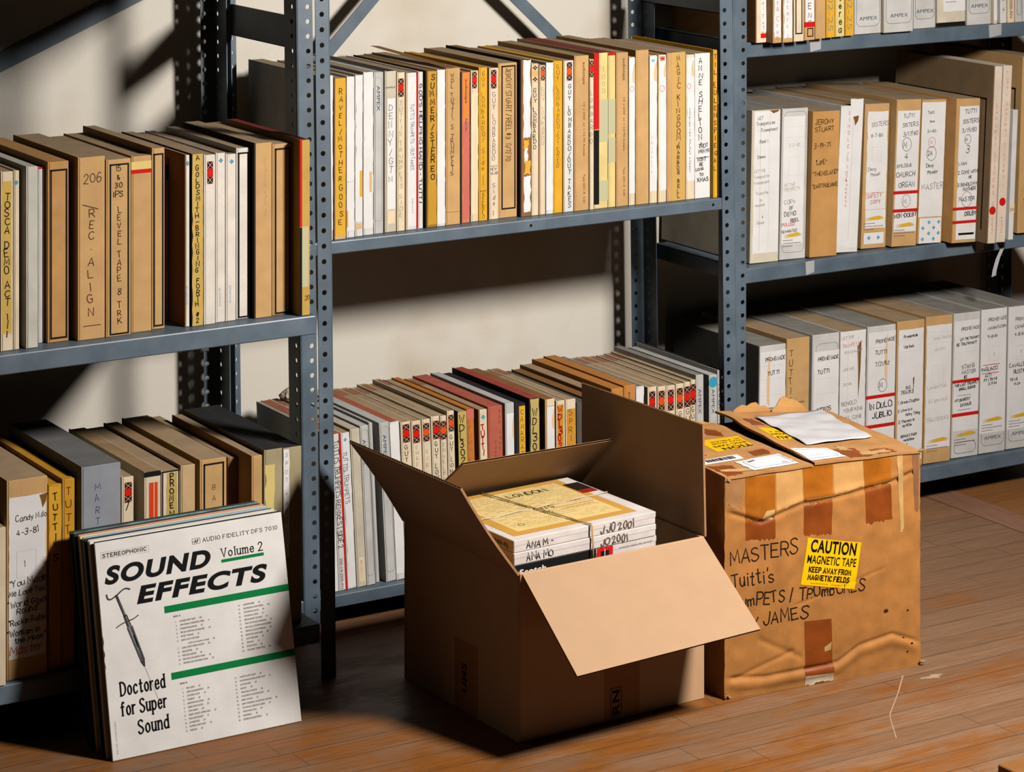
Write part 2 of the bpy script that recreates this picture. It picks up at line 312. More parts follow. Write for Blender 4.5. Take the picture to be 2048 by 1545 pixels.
        for r in range(3):
            xx = x; e = x+W*(.95 if r == 1 else .5)
            F.lift(); F.hold = True
            while xx < e:
                l = RND.uniform(.04,.14); F.poly('fine_print', [(xx,y-.34-.22*r),(xx+l,y-.34-.22*r),(xx+l,y-.28-.22*r),(xx,y-.28-.22*r)], 'GRYI'); xx += l+.035
            F.hold = False
def P(u0,u1,t0,t1,c,r=0): return ('P',u0,u1,t0,t1,c,r)
def RC(*a): return ('RC',)+a
def BD(*a): return ('BD',)+a
def V(txt,t,sz,c='BLK',u=.5,th=.05,step=None): return ('V',txt,t,sz,c,u,th,step)
def DN(txt,t,ln,c,u=.5,sz=.3,th=.04): return ('DN',txt,t,ln,c,u,sz,th)
def H(txt,t,sz,c,u0=.1,th=.05): return ('H',txt,t,sz,c,u0,th)
def PR(txt,t,ln,c,u=.5,sz=.2): return ('PR',txt,t,ln,c,u,sz)
def PH(txt,t,sz,c,u=.5): return ('PH',txt,t,sz,c,u)
def FR(*a): return ('FR',)+a
def RO(*a): return ('RO',)+a
def RRO(*a): return ('RRO',)+a
def AX(b): return ('AX',b)
def CI(t,u,r,c): return ('CI',t,u,r,c)
def DOT(t,u,r,c): return ('DOT',t,u,r,c)
def DGE(*a): return ('DGE',)+a
def SM(*a): return ('SM',)+a
def TP(*a): return ('TP',)+a
def BL(*a): return ('BL',)+a
def SUN(*a): return ('SUN',)+a
for c_ in PAL: globals().setdefault(c_, c_)
PX = P
# ------------------------------------------------------------------ setting: floor, wall, trims
def wood(name, axis, strip, c1, c2, c3, worn, seam=.05):
    m = bpy.data.materials.new(name); t = nt(m); N = t.nodes; L = t.links; b = N['Principled BSDF']
    tc = N.new('ShaderNodeTexCoord'); sp = N.new('ShaderNodeSeparateXYZ'); L.new(tc.outputs['Object'], sp.inputs[0])
    def math_(op, a, bv=None, cl=False):
        n = N.new('ShaderNodeMath'); n.operation = op; n.use_clamp = cl
        for i, v in enumerate((a, bv)):
            if v is None: continue
            if isinstance(v, (int, float)): n.inputs[i].default_value = v
            else: L.new(v, n.inputs[i])
        return n.outputs[0]
    al, ac = (sp.outputs[0], sp.outputs[1]) if axis == 'x' else (sp.outputs[1], sp.outputs[0])
    q = math_('DIVIDE', ac, strip*IN); row = math_('FLOOR', q); fr = math_('FRACT', q)
    wn = N.new('ShaderNodeTexWhiteNoise'); wn.noise_dimensions = '1D'; L.new(row, wn.inputs['W'])
    off = math_('MULTIPLY', wn.outputs['Value'], 9.0)
    cb = N.new('ShaderNodeCombineXYZ'); L.new(math_('ADD', al, off), cb.inputs[0]); L.new(ac, cb.inputs[1]); L.new(row, cb.inputs[2])
    def noise(vec, scale, sx, sy, det=5, rough=.6):
        mp = N.new('ShaderNodeMapping'); mp.inputs['Scale'].default_value = (sx, sy, 1); L.new(vec, mp.inputs[0])
        n = N.new('ShaderNodeTexNoise'); n.inputs['Scale'].default_value = scale; n.inputs['Detail'].default_value = det; n.inputs['Roughness'].default_value = rough; L.new(mp.outputs[0], n.inputs['Vector']); return n.outputs['Fac']
    grain = noise(cb.outputs[0], 14, .6, 12, 6, .65); fineg = noise(cb.outputs[0], 60, .5, 9, 4, .7)
    sv = N.new('ShaderNodeCombineXYZ'); L.new(al, sv.inputs[0]); L.new(ac, sv.inputs[1])
    pat = noise(sv.outputs[0], 5.0, .7, 1.7, 8, .68)
    def ramp(fac, stops):
        r = N.new('ShaderNodeValToRGB'); L.new(fac, r.inputs[0]); e = r.color_ramp.elements
        e[0].position, e[0].color = stops[0][0], stops[0][1]; e[1].position, e[1].color = stops[1][0], stops[1][1]
        for p_, c_ in stops[2:]: x = e.new(p_); x.color = c_
        return r.outputs[0]
    def mix(f, a, bb, mode='MIX'):
        x = N.new('ShaderNodeMix'); x.data_type = 'RGBA'; x.blend_type = mode
        if isinstance(f, (int, float)): x.inputs[0].default_value = f
        else: L.new(f, x.inputs[0])
        for i, v in ((6, a), (7, bb)):
            if isinstance(v, tuple): x.inputs[i].default_value = v
            else: L.new(v, x.inputs[i])
        return x.outputs[2]
    base = mix(math_('MULTIPLY', wn.outputs['Value'], .9), col4(c1), col4(c2))
    # amber varnish survives in patches; more of it towards -x
    g = N.new('ShaderNodeMapRange'); g.inputs[1].default_value = 62*IN; g.inputs[2].default_value = 8*IN; g.inputs[3].default_value = -.07; g.inputs[4].default_value = .15; L.new(sp.outputs[0], g.inputs[0])
    pg = math_('ADD', math_('ADD', pat, g.outputs[0]), math_('MULTIPLY', math_('SUBTRACT', fineg, .5), .35))
    pf = N.new('ShaderNodeMapRange'); pf.inputs[1].default_value = worn; pf.inputs[2].default_value = worn+.14; L.new(pg, pf.inputs[0])
    base = mix(pf.outputs[0], base, col4(c3))
    base = mix(1, base, ramp(grain, [(.25,(.66,.62,.58,1)),(.62,(1.06,1.05,1.03,1))]), 'MULTIPLY')
    base = mix(1, base, ramp(fineg, [(.3,(.82,.80,.78,1)),(.66,(1.06,1.06,1.06,1))]), 'MULTIPLY')
    e1 = math_('LESS_THAN', fr, seam/strip)
    sv2 = noise(cb.outputs[0], 6, 1, .1, 3)
    ef = math_('MULTIPLY', e1, math_('ADD', math_('MULTIPLY', sv2, 1.5), -.05, True), True)
    base = mix(ef, base, (.02,.012,.007,1))
    # butt joints
    jq = math_('FRACT', math_('DIVIDE', math_('ADD', al, off), 31*IN)); jf = math_('LESS_THAN', jq, .0022)
    base = mix(math_('MULTIPLY', jf, .8), base, (.03,.018,.01,1))
    L.new(base, b.inputs['Base Color'])
    rr = N.new('ShaderNodeMapRange'); rr.inputs[3].default_value = .62; rr.inputs[4].default_value = .42; L.new(pf.outputs[0], rr.inputs[0]); L.new(rr.outputs[0], b.inputs['Roughness'])
    b.inputs['Specular IOR Level'].default_value = .2
    bp = N.new('ShaderNodeBump'); bp.inputs['Strength'].default_value = .25; bp.inputs['Distance'].default_value = .001
    L.new(math_('SUBTRACT', grain, math_('MULTIPLY', e1, 1.0)), bp.inputs['Height']); L.new(bp.outputs[0], b.inputs['Normal'])
    return m
M_FLOOR = wood('strip_floor', 'x', 2.28, (142,106,78), (128,93,64), (142,86,34), .555, .085)
M_PLANK = wood('plank_wood', 'y', 30, (150,108,84), (150,108,84), (140,88,58), .62, 0)
M_HALL = wood('far_wood', 'x', 5.2, (150,100,52), (142,92,46), (150,90,36), .5)
WALLY = 14.9
b = MB(); b.box((-95,-215,-1.2),(57.9,-1.2,0), M_FLOOR)
pale = card((180,150,122), .6)
for i, (p_, w_) in enumerate((((30.1,-27.0),.05),((27.9,-29.2),.06),((24.9,-32.0),.05),((24.4,-32.7),.04),((22.7,-35.3),.04))):
    if i: b.add([(q_[0]-w_,q_[1],.012),(q_[0]+w_,q_[1],.012),(p_[0]+w_,p_[1],.012),(p_[0]-w_,p_[1],.012)], [(0,1,2,3)], pale)
    q_ = p_
b.add([(31.6+1.1*math.cos(a_)*(.7+.3*math.sin(3*a_)), -28.2+.4*math.sin(a_)*(.7+.3*math.cos(5*a_)), .011) for a_ in [i*.35 for i in range(18)]], [tuple(range(18))], card((176,148,122), .6))
struct(b.build('floor'))
b = MB(); b.box((57.97,-215,-1.2),(61.0,WALLY,.02), M_PLANK); struct(b.build('trim_1'))
b = MB(); b.box((-95,-1.13,-1.2),(57.9,WALLY,-.01), wood('edge_wood','x',30,(150,108,78),(150,108,78),(140,88,58),.6,0)); struct(b.build('trim_2'))
b = MB(); b.box((61.07,-215,-1.2),(150,WALLY,-.02), M_HALL); struct(b.build('trim_3'))
def wall_mat():
    m = bpy.data.materials.new('painted_plaster'); t = nt(m); N = t.nodes; L = t.links; b = N['Principled BSDF']
    tc = N.new('ShaderNodeTexCoord')
    def noise(s, d=4, r=.6):
        n = N.new('ShaderNodeTexNoise'); n.inputs['Scale'].default_value = s; n.inputs['Detail'].default_value = d; n.inputs['Roughness'].default_value = r; L.new(tc.outputs['Object'], n.inputs['Vector']); return n
    def ramp(f, a, ca, z, cz):
        r = N.new('ShaderNodeValToRGB'); L.new(f, r.inputs[0]); e = r.color_ramp.elements; e[0].position = a; e[0].color = ca; e[1].position = z; e[1].color = cz; return r.outputs[0]
    def mul(a, bb):
        x = N.new('ShaderNodeMix'); x.data_type = 'RGBA'; x.blend_type = 'MULTIPLY'; x.inputs[0].default_value = 1
        for i, v in ((6,a),(7,bb)):
            if isinstance(v, tuple): x.inputs[i].default_value = v
            else: L.new(v, x.inputs[i])
        return x.outputs[2]
    n1 = noise(3.2, 3); n2 = noise(34, 3, .5); n3 = noise(700, 2)
    c = mul(col4((226,217,202)), ramp(n1.outputs['Fac'], .3, (.86,.80,.72,1), .48, (1,1,1,1)))
    c = mul(c, ramp(n2.outputs['Fac'], .19, (.35,.3,.26,1), .235, (1,1,1,1)))
    c = mul(c, ramp(n3.outputs['Fac'], .3, (.93,.92,.91,1), .6, (1.02,1.02,1.02,1)))
    L.new(c, b.inputs['Base Color']); b.inputs['Roughness'].default_value = .75; b.inputs['Specular IOR Level'].default_value = .2
    bp = N.new('ShaderNodeBump'); bp.inputs['Strength'].default_value = .25; bp.inputs['Distance'].default_value = .0012; L.new(noise(160, 3).outputs['Fac'], bp.inputs['Height']); L.new(bp.outputs[0], b.inputs['Normal'])
    return m
b = MB(); b.box((-95,WALLY,-1.2),(150,WALLY+5,110), wall_mat()); struct(b.build('wall_back'))
# ------------------------------------------------------------------ steel shelving
def steel():
    m = bpy.data.materials.new('blue_grey_enamel'); t = nt(m); N = t.nodes; L = t.links; b = N['Principled BSDF']
    tc = N.new('ShaderNodeTexCoord'); n = N.new('ShaderNodeTexNoise'); n.inputs['Scale'].default_value = 18; n.inputs['Detail'].default_value = 6; L.new(tc.outputs['Object'], n.inputs['Vector'])
    n2 = N.new('ShaderNodeTexNoise'); n2.inputs['Scale'].default_value = 260; n2.inputs['Detail'].default_value = 3; L.new(tc.outputs['Object'], n2.inputs['Vector'])
    r = N.new('ShaderNodeValToRGB'); e = r.color_ramp.elements; e[0].position = .3; e[0].color = col4((80,93,104)); e[1].position = .7; e[1].color = col4((100,113,124)); L.new(n.outputs['Fac'], r.inputs[0])
    L.new(r.outputs[0], b.inputs['Base Color']); b.inputs['Roughness'].default_value = .42; b.inputs['Specular IOR Level'].default_value = .25
    bp = N.new('ShaderNodeBump'); bp.inputs['Strength'].default_value = .12; bp.inputs['Distance'].default_value = .0006; L.new(n2.outputs['Fac'], bp.inputs['Height']); L.new(bp.outputs[0], b.inputs['Normal'])
    return m
STEEL = steel()
def flange(mb, fn, W, hole_u, z0, z1, hz, r=.17):
    "strip with punched holes every inch; fn(u,z)->xyz"
    z = z0; n = 16
    def rect(a, c): mb.add([fn(0,a), fn(W,a), fn(W,c), fn(0,c)], [(0,1,2,3)], STEEL)
    first = hz+math.ceil(z0+.5-hz)
    if first-.5 > z0: rect(z0, first-.5)
    c = first
    while c+.5 <= z1:
        lo, hi = c-.5, c+.5
        O = []; I = []
        for i in range(n):
            a = 2*math.pi*(i+.5)/n; dx, dz = math.cos(a), math.sin(a)
            I.append((hole_u+r*dx, c+r*dz))
            # push out to the cell border
            tx = ((W-hole_u)/dx if dx > 0 else -hole_u/dx) if abs(dx) > 1e-6 else 9e9
            tz = (.5/abs(dz)) if abs(dz) > 1e-6 else 9e9
            k = min(tx, tz); O.append((hole_u+k*dx, c+k*dz))
        # make sure the cell corners are used
        cor = [(0,lo),(W,lo),(W,hi),(0,hi)]
        for q in cor:
            j = min(range(n), key=lambda i: (O[i][0]-q[0])**2+(O[i][1]-q[1])**2); O[j] = q
        vs = [fn(*p) for p in O]+[fn(*p) for p in I]
        mb.add(vs, [(i, (i+1)%n, n+(i+1)%n, n+i) for i in range(n)], STEEL); c += 1
    if c-.5 < z1: rect(c-.5, z1)
def post(parent, x, y, sx, sy, W, D, hu, hv, hz, lean, zt=78, zh=47):
    "angle post: corner at (x,y), one flange along sx, the other along sy"
    mb = MB()
    L_ = lambda z: lean*(z-33)
    flange(mb, lambda u,z: (x+sx*(u+.1)+L_(z), y, z), W-.1, hu-.1, 0, zh, hz)
    flange(mb, lambda u,z: (x+L_(z), y+sy*(u+.1), z), D-.1, hv-.1, 0, zh, hz)
    mb.add([(x+sx*W+L_(zh),y,zh),(x+L_(zh),y,zh),(x+L_(zt),y,zt),(x+sx*W+L_(zt),y,zt)], [(0,1,2,3)], STEEL)
    mb.add([(x+L_(zh),y+sy*D,zh),(x+L_(zh),y,zh),(x+L_(zt),y,zt),(x+L_(zt),y+sy*D,zt)], [(0,1,2,3)], STEEL)
    # rolled corner
    A = [(x+sx*.1, y), (x+sx*.03, y+sy*.03), (x, y+sy*.1)]
    for i in range(2):
        p, q = A[i], A[i+1]
        mb.add([(p[0]+L_(0),p[1],0),(q[0]+L_(0),q[1],0),(q[0]+L_(zh),q[1],zh),(p[0]+L_(zh),p[1],zh)], [(0,1,2,3)], STEEL)
    o = mb.build('post', parent); md = o.modifiers.new('gauge','SOLIDIFY'); md.thickness = .07*IN; md.offset = 0
    return o
def shelf(parent, x0, x1, y0, y1, z, lip, bolts=()):
    mb = MB(); t = .05
    mb.box((x0,y0,z-t),(x1,y1,z), STEEL)
    o = MB()
    r = .09
    prof = [(y1,z),(y0+r,z),(y0+r*.3,z-r*.3),(y0,z-r),(y0,z-lip+.06),(y0+.06,z-lip),(y0+.55,z-lip)]
    o.add([(x0,a,c) for a,c in prof]+[(x1,a,c) for a,c in prof], [(i,i+1,len(prof)+i+1,len(prof)+i) for i in range(len(prof)-1)], STEEL)
    for xx in (x0,x1): o.add([(xx,y0+r,z),(xx,y1,z),(xx,y1,z-lip),(xx,y0+.02,z-lip),(xx,y0,z-r)], [(0,1,2,3,4)], STEEL)
    o.add([(x0,y1,z),(x1,y1,z),(x1,y1,z-lip),(x0,y1,z-lip)], [(0,1,2,3)], STEEL)
    dk = plain((16,15,14))
    for bx in bolts: o.add([(p[0],y0-.012,p[1]) for p in circ(bx, z-lip*.5, .11, 12)], [tuple(range(12))], dk)
    ob = o.build('shelf', parent); md = ob.modifiers.new('gauge','SOLIDIFY'); md.thickness = .05*IN; md.offset = -1
    return ob
def strap(parent, name, a, c, wd, y):
    d = Vector((c[0]-a[0], c[1]-a[1])); n = Vector((-d.y, d.x)).normalized()*wd/2
    mb = MB(); P4 = [(a[0]+n.x,a[1]+n.y),(a[0]-n.x,a[1]-n.y),(c[0]-n.x,c[1]-n.y),(c[0]+n.x,c[1]+n.y)]
    mb.slab([(p[0],y,p[1]) for p in P4], (0,-1,0), .09, STEEL); return mb.build(name, parent)
def rail(parent, x, y0, y1, z0, z1):
    mb = MB(); mb.box((x,y0,z0),(x+.09,y1,z1), STEEL); mb.box((x,y0,z0),(x+.5,y1,z0+.06), STEEL); return mb.build('side_rail', parent)
# middle unit
U = thing('shelving_unit', 'middle steel shelving unit with a crossed brace against the wall, blue-grey enamel', 'shelving', group='steel shelving units')
post(U, -.05, 0, 1, 1, 1.22, 1.75, .86, .62, .6, -.0145); post(U, 36.28, 0, -1, 1, 1.2, 1.75, .78, .62, .44, -.0145)
post(U, .1, 12.2, 1, -1, 1.2, 1.75, .8, .62, .2, -.0145); post(U, 36.3, 12.2, -1, -1, 1.2, 1.75, .8, .62, .2, -.0145)
shelf(U, .15, 35.3, 0.02, 12.0, 26.5, .87, (18.5, 34.4)); shelf(U, .15, 35.6, .02, 12.0, 2.4, .9); shelf(U, .0, 35.4, .02, 12.0, 51, .9)
strap(U, 'cross_brace', (1.0,30.0), (35.2,64.2), .95, 12.36); strap(U, 'cross_brace', (1.0,62.3), (35.2,31.6), .95, 12.5)
rail(U, .0, .2, 12.0, 39.7, 41.9); rail(U, 36.1, .2, 12.0, 40.0, 42.2)
# left unit, standing further forward
U = thing('shelving_unit', 'left steel shelving unit standing further forward than its neighbours, cut by the left picture edge', 'shelving', group='steel shelving units')
post(U, -1.72, -8, -1, 1, 1.06, 1.6, .6, .62, .0, -.011); post(U, -38.5, -8, 1, 1, 1.06, 1.6, .6, .62, .0, -.011)
post(U, -.3, 12.5, -1, -1, 1.05, 2.1, .8, .62, .1, -.011); post(U, -38.5, 12.4, 1, -1, 1.2, 1.6, .8, .62, .1, -.011)
shelf(U, -38.3, -2.9, -8, 12.2, 23.6, 1.22); shelf(U, -38.3, -2.6, -8, 12.2, 3.63, 1.22); shelf(U, -38.3, -.5, -8, 12.2, 46.4, 1.2)
strap(U, 'cross_brace', (-37.5,29.2), (-1.2,44.3), 1.3, 14.7)
# right unit, slightly set back
U = thing('shelving_unit', 'right steel shelving unit with strips of grey tape along its shelf fronts', 'shelving', group='steel shelving units')
post(U, 37.35, 1.6, 1, 1, 1.25, 1.75, .93, .62, .13, .003); post(U, 74.4, 1.6, -1, 1, 1.25, 1.75, .93, .62, .13, .003)
post(U, 37.35, 13.8, 1, -1, 1.25, 1.75, .93, .62, .13, .003); post(U, 74.4, 13.8, -1, -1, 1.25, 1.75, .93, .62, .13, .003)
GT = card((176,174,174), .6, .05)
for z, lip, x in ((37.65,1.13,((44.6,1.1),(62.6,1.35))), (20.6,1.13,((44.2,.85),(61.2,.9))), (3.1,1.15,())):
    s_ = shelf(U, 38.45, 73.6, 1.6, 13.6, z, lip)
    for tx, tw in x:
        mb = MB(); k = .12*RND.random()
        mb.slab([(tx,1.585,z-.05),(tx+.06,1.585,z-lip*.95),(tx+tw*.98,1.585,z-lip*.8),(tx+tw,1.585,z-.02)], (0,-1,0), .012, GT); mb.build('tape_strip', s_)
shelf(U, 38.45, 73.6, 1.6, 13.6, 57, 1.13)
rail(U, 37.3, 1.8, 13.6, 39.9, 41.6)
# ------------------------------------------------------------------ tape boxes
ROWZ = dict(MU=26.5, ML=2.4, LU=23.6, LL=3.63, RT=37.65, RM=20.6, RL=3.1)
ROWG = dict(MU='tape boxes on the middle upper shelf', ML='tape boxes on the middle lower shelf', LU='tape boxes on the left upper shelf', LL='tape boxes on the left lower shelf', RT='tape boxes on the right top shelf', RM='tape boxes on the right middle shelf', RL='tape boxes on the right lower shelf')
ROWD = dict(MU=10.9, ML=11.0, LU=11.2, LL=12.5, RT=11.2, RM=11.8, RL=11.3)
PROUD = dict(RM='KRD')
def T(row, x, w, h, y, lean, col, D, label, side=None, top=None, d=None, flap=0):
    d = d or ROWD[row]-RND.uniform(0,.35); a = math.radians(lean); z = ROWZ[row]+.012
    if lean > 0: z += w*math.sin(a)
    w = max(w-.012, .12); m = card(col); tw = min(.1, w*.22)
    if side and side in ('KRA','TAN','BRN','DKB','BLKC','GBE','KRD','DGR','GBR'): sm = card(side)
    else: sm = m
    tc = TOPS.get(top) if top else None
    tm = card(tc, var=.14) if tc else (card('TOPC', var=.12) if col in ('KRA','CRM','TAN','WH','CRW','KRD','PYL','DKK','WHD') and row in ('MU','ML','LU','LL','RM','RL') else m)
    b = MB(); b.box((tw,0,0),(w,d,h-.02), m); b.m[1] = b.mi(tm)
    o = b.build('tape_box', None, (x,y,z), (0,a,0), bevel=.035)
    tag(o, label, 'tape box', ROWG[row])
    l = MB(); l.box((0,-.004,.0),(tw-.003,d+.02,h+.02), sm); l.m[1] = l.mi(tm if tc else sm)
    l.build('lid', o, bevel=.02)
    F = Face(lambda u,v,o_: (u, -o_, v))
    k = min(1, h/13.0) if row in ('RM','RL') else (min(1, h/12.0) if row == 'LL' else 1)
    if k < 1:      # notes were taken on a thirteen-inch spine
        ti = dict(P=(3,4), RC=(3,4), BD=(1,2), V=(2,3), H=(2,3), DN=(2,3), CI=(1,3), DOT=(1,3), DGE=(3,4), SM=(3,4), TP=(1,3), BL=(1,), SUN=(1,), FR=(3,4), RO=(3,4), RRO=(3,4), PR=(2,3), PH=(2,3))
        D = [tuple(v*k if i in ti.get(q[0], ()) and q[0] != 'AX' else v for i, v in enumerate(q)) for q in D]
    for q in D: deco(F, w, h, q)
    F.build(o)
    if row == 'ML' and col in ('CRM','WH') and w > .4 and not top:
        q = MB(); q.quad([(tw+.1,d-2.2,h+.0),(w-.08,d-2.2,h+.0),(w-.08,d-.5,h+.0),(tw+.1,d-.5,h+.0)], plain((168,112,84))); q.build('faded_stamp', o)
    if row == 'RM' and h > 13.5:
        q = MB(); q.quad([(-.006,.7,h-2.6),(-.006,d-.3,h-2.6),(-.006,d-.3,h-2.75),(-.006,.7,h-2.75)], plain('BLK')); q.quad([(-.006,.7,h-2.6),(-.006,.85,h-2.6),(-.006,.85,1),(-.006,.7,1)], plain('BLK')); q.build('printed_border', o)
    if flap:
        q = MB(); q.slab([(.05,.1,h+.03),(w*.7,.1,h+.06),(w*.35,d*.97,h+.5),(-.3,d*.97,h+.56)], (-.6,0,.5), .06, card('BRN')); q.build('raised_lid_edge', o)
    return o
T('MU',1.67,1.17,11.28,0.40,0.0,'WH',[P(0,1,.1,10.6,PAPER,.06)],'white spine with torn edges tucked right behind the perforated post, middle upper shelf')
T('MU',2.87,0.97,11.03,0.40,0.0,'TAN',[P(.14,1,0,10.8,YEL,.05),V("RAVEL/MOTHER",.75,.34,u=.57,step=.54),V("GOOSE",7.35,.36,u=.57,step=.58)],'leftmost yellow-spined tape box on the middle upper shelf, spaced black capitals down it',side='DKB')
T('MU',3.99,0.63,11.06,0.60,0.0,'WH',[P(0,1,0,7.2,PAPER,.08),P(.05,1,7.25,10.6,PAPER,.08),RC(.0,.2,9.2,10.3,YEL)],'blank white torn spine right of the leftmost yellow box, its paper split low down')
T('MU',4.70,0.61,11.11,0.70,0.0,'WH',[P(0,1,.0,10.1,PAPER,.1),RC(.6,.95,6.6,8.4,YEL),RC(.05,.9,10.2,10.6,TANC)],'blank white spine with yellow tear streaks and a tan foot, middle upper shelf')
T('MU',5.40,0.79,11.25,0.80,0.0,'WH',[P(0,1,.0,10.8,PAPER,.1),RC(.6,.85,6.9,8.3,TANC)],'white spine with deep torn notches, left of a blue-printed grey box')
T('MU',6.24,0.76,11.19,0.85,0.0,'GRY',[RRO(.12,.85,.4,10.3,GRC),PR("AMPEX",.95,1.75,NAVY,.5,.26)],'pale grey tape box with blue printed name running down its top, middle upper shelf')
T('MU',7.16,0.92,11.18,0.95,0.0,'GBE',[P(.22,.92,1.9,9.6,PAPER,.02),P(.25,.9,9.7,10.6,CREAM,.02),PH("AMPEX",1.15,.13,BLK,.5),V("DENNY/GTN",2.3,.42,GRYI,.5,.05,.62)],'grey-beige tape box with a long white label and faint grey marker capitals',top='BLKC')
T('MU',8.10,0.64,11.04,0.90,0.0,'CRM',[TP(.45,.42,1.25,.5,1),V("TUTTIS TRUMPETS SIDE",2.0,.3,FAINT,.5,.03,.42)],'plaid-marked cream tape box with faint writing, left of the red-edged white pair')
T('MU',8.83,0.90,10.95,0.95,0.0,'WH',[P(.2,.95,.3,10.7,PAPER,0),RC(.93,1,0,10.9,RED),DN("TUTTI'S TRUMPETS - OUTTAKES",2.2,4.6,BLU,.58,.26,.03),PR("RNB-1/2-1014",8.8,1.0,GRYI,.6,.12)],'white tape box with red right edge and blue handwriting down the middle, middle upper shelf',side='TAN')
T('MU',9.78,0.46,10.96,1.00,0.0,'WH',[RC(0,.14,0,10.9,RED),DN("GOD'S HELPING HAND - TUTTI",.9,8.2,INKC,.6,.22,.035)],'thin white tape box with bold black script between two red edges')
T('MU',10.41,0.91,10.98,0.95,0.0,'DKY',[P(.2,1,.05,10.8,MUST,.04),V("SUMMER/STEREO",.25,.4,BRNI,.62,.085,.58)],'mustard-yellow spine marked SUMMER STEREO in thick brown capitals',side='BLKC')
T('MU',11.37,0.67,10.99,1.00,0.0,'WH',[P(0,1,0,10.8,PAPER,.07)],'blank white spine between the SUMMER STEREO box and a wide kraft one')
T('MU',12.13,1.18,11.02,1.10,0.0,'KRA',[V("WDL TUTTI'S TRUMPETS",.35,.3,BRNI,.45,.045,.375),RC(.02,.98,10.1,10.14,DKC)],'wide kraft tape box with thin brown stacked capitals, right of a blank white spine',flap=1)
T('MU',13.40,0.76,10.65,1.20,0.0,'SAL',[P(.22,1,.0,3.4,ORG,.12),P(.2,1,3.5,10.4,PKC,.12),PR("audiotape",.5,1.7,BLK,.62,.22),PR("Reel No.",3.3,.9,BLK,.6,.15)],'salmon-orange tape box with a ragged dark left edge, middle upper shelf',side='BLKC')
T('MU',14.29,0.62,10.70,1.30,0.0,'CRM',[TP(.1,.34,1.15,.5,1),P(0,1,1.6,10.2,CREAM,.06)],'narrow plaid-marked cream tape box, right of the salmon-orange one')
T('MU',14.94,0.72,10.88,1.30,0.0,'YEB',[V("GUY LOMBARDO/",.3,.3,BRNI,.5,.03,.4),V("Side II",5.8,.3,BRNI,.5,.03,.4),RC(.15,.85,8.75,8.79,BRNI),V("STEREO",8.9,.26,BRNI,.5,.03,.32)],'bright yellow pencilled tape box, right of a narrow cream plaid-marked one')
T('MU',15.83,0.77,10.77,1.35,0.0,'CRM',[TP(.15,.42,1.3,.5,1),V("GUY LOMBARDO",1.75,.32,GRYI,.5,.04,.42),RC(.1,.9,6.95,6.99,GRYI),H("NEW",7.2,.2,GRYI,.15,.03),H("YEAR",7.5,.2,GRYI,.15,.03),V("Side I",8.2,.3,GRYI,.5,.035,.42)],'plaid-marked cream tape box with grey capitals, left of a black-framed kraft box')
T('MU',16.64,1.60,11.05,1.45,0.0,'KRA',[FR(.2,.88,.25,10.4,.11),DN("JEROMY STUART / REEL #3  11/7/70",.4,6.6,BRNI,.54,.42,.045)],'wide kraft tape box with black printed frame around handwriting, middle upper shelf')
T('MU',18.26,0.93,11.20,1.10,0.0,'BRN',[P(.28,1,0,5.6,PAPER,.1),P(.3,.8,5.7,6.4,YEL,.1),P(.35,.75,6.3,7.4,PAPER,.12),P(.3,1,7.2,8.2,YEL,.12),P(.3,1,8.3,10.9,PAPER,.1)],'brown tape box with badly torn white paper, right of a black-framed kraft box',side='BLKC')
T('MU',19.22,0.60,10.90,1.10,0.0,'CRM',[TP(.1,.42,1.25,.5,2),V("GUY LOMBARDO",1.75,.3,INKC,.45,.04,.38)],'cream tape box with a faded tan-and-black plaid emblem and black capitals')
T('MU',19.86,0.54,10.74,1.10,0.0,'CRM',[TP(.1,.3,1.0,.6,3),V("GUY LOMBARDO",1.6,.28,FAINT,.6,.025,.36)],'narrow cream tape box with an orange plaid emblem, left of a blank white spine',side='KRA')
T('MU',20.42,0.61,10.89,1.05,0.0,'WH',[P(0,1,0,10.6,PAPER,.03)],'blank white spine immediately left of a deep-yellow pencilled box, middle upper shelf')
T('MU',21.07,0.78,10.96,1.10,0.0,'YEB',[V("GUY LOMBARDO/STEREO",.3,.3,BRNI,.5,.03,.4)],'deep yellow pencilled tape box, between a blank white spine and a plaid-marked white one')
T('MU',21.87,0.90,10.94,1.05,0.0,'WH',[TP(.15,.42,1.3,.6,3),V("GUY LOMBARDO/OUT TAKES",1.7,.32,INKC,.6,.045,.42)],'white tape box with orange plaid emblem and OUT TAKES capitals, middle upper shelf',side='KRA')
T('MU',22.79,1.26,11.23,1.00,0.0,'KRA',[PR("audiotape",.5,1.6,BLK,.68,.24),PR("1/2' x 2500'  on 1-1/2 Mil Acetate",3.4,3.9,BRNI,.68,.17),PR("Type 2551-R  0.50",8.6,2.1,BRNI,.68,.17)],'kraft tape box with black print reading down, left of the red-and-black edged pair')
T('MU',24.06,0.36,10.92,0.90,0.0,'CRM',[TP(.1,.3,1.2,.5,1),V("LOMBARDO",2.3,.3,GRYI,.4,.03,.5)],'cream sliver of a spine with half a plaid emblem, beside a red edge')
T('MU',24.50,1.21,11.32,1.00,0.0,'PYL',[RC(0,.36,0,5.55,RED),RC(0,.36,5.6,11,BLK),RC(.36,1,3.4,6.5,PGR),RC(.36,1,9.3,10.8,PGR),V("TODD",1.1,.32,GRYI,.68,.02,.5)],'pale yellow tape box whose left third is red above and black below',top='REDC')
T('MU',25.73,0.64,11.27,1.00,0.0,'PYL',[RC(0,1,0,.2,RED),RC(0,1,3.4,5.9,PGR),RC(0,1,6.2,8,PGR)],'pale yellow tape box with red top, right half of the red-topped pair',top='REDC')
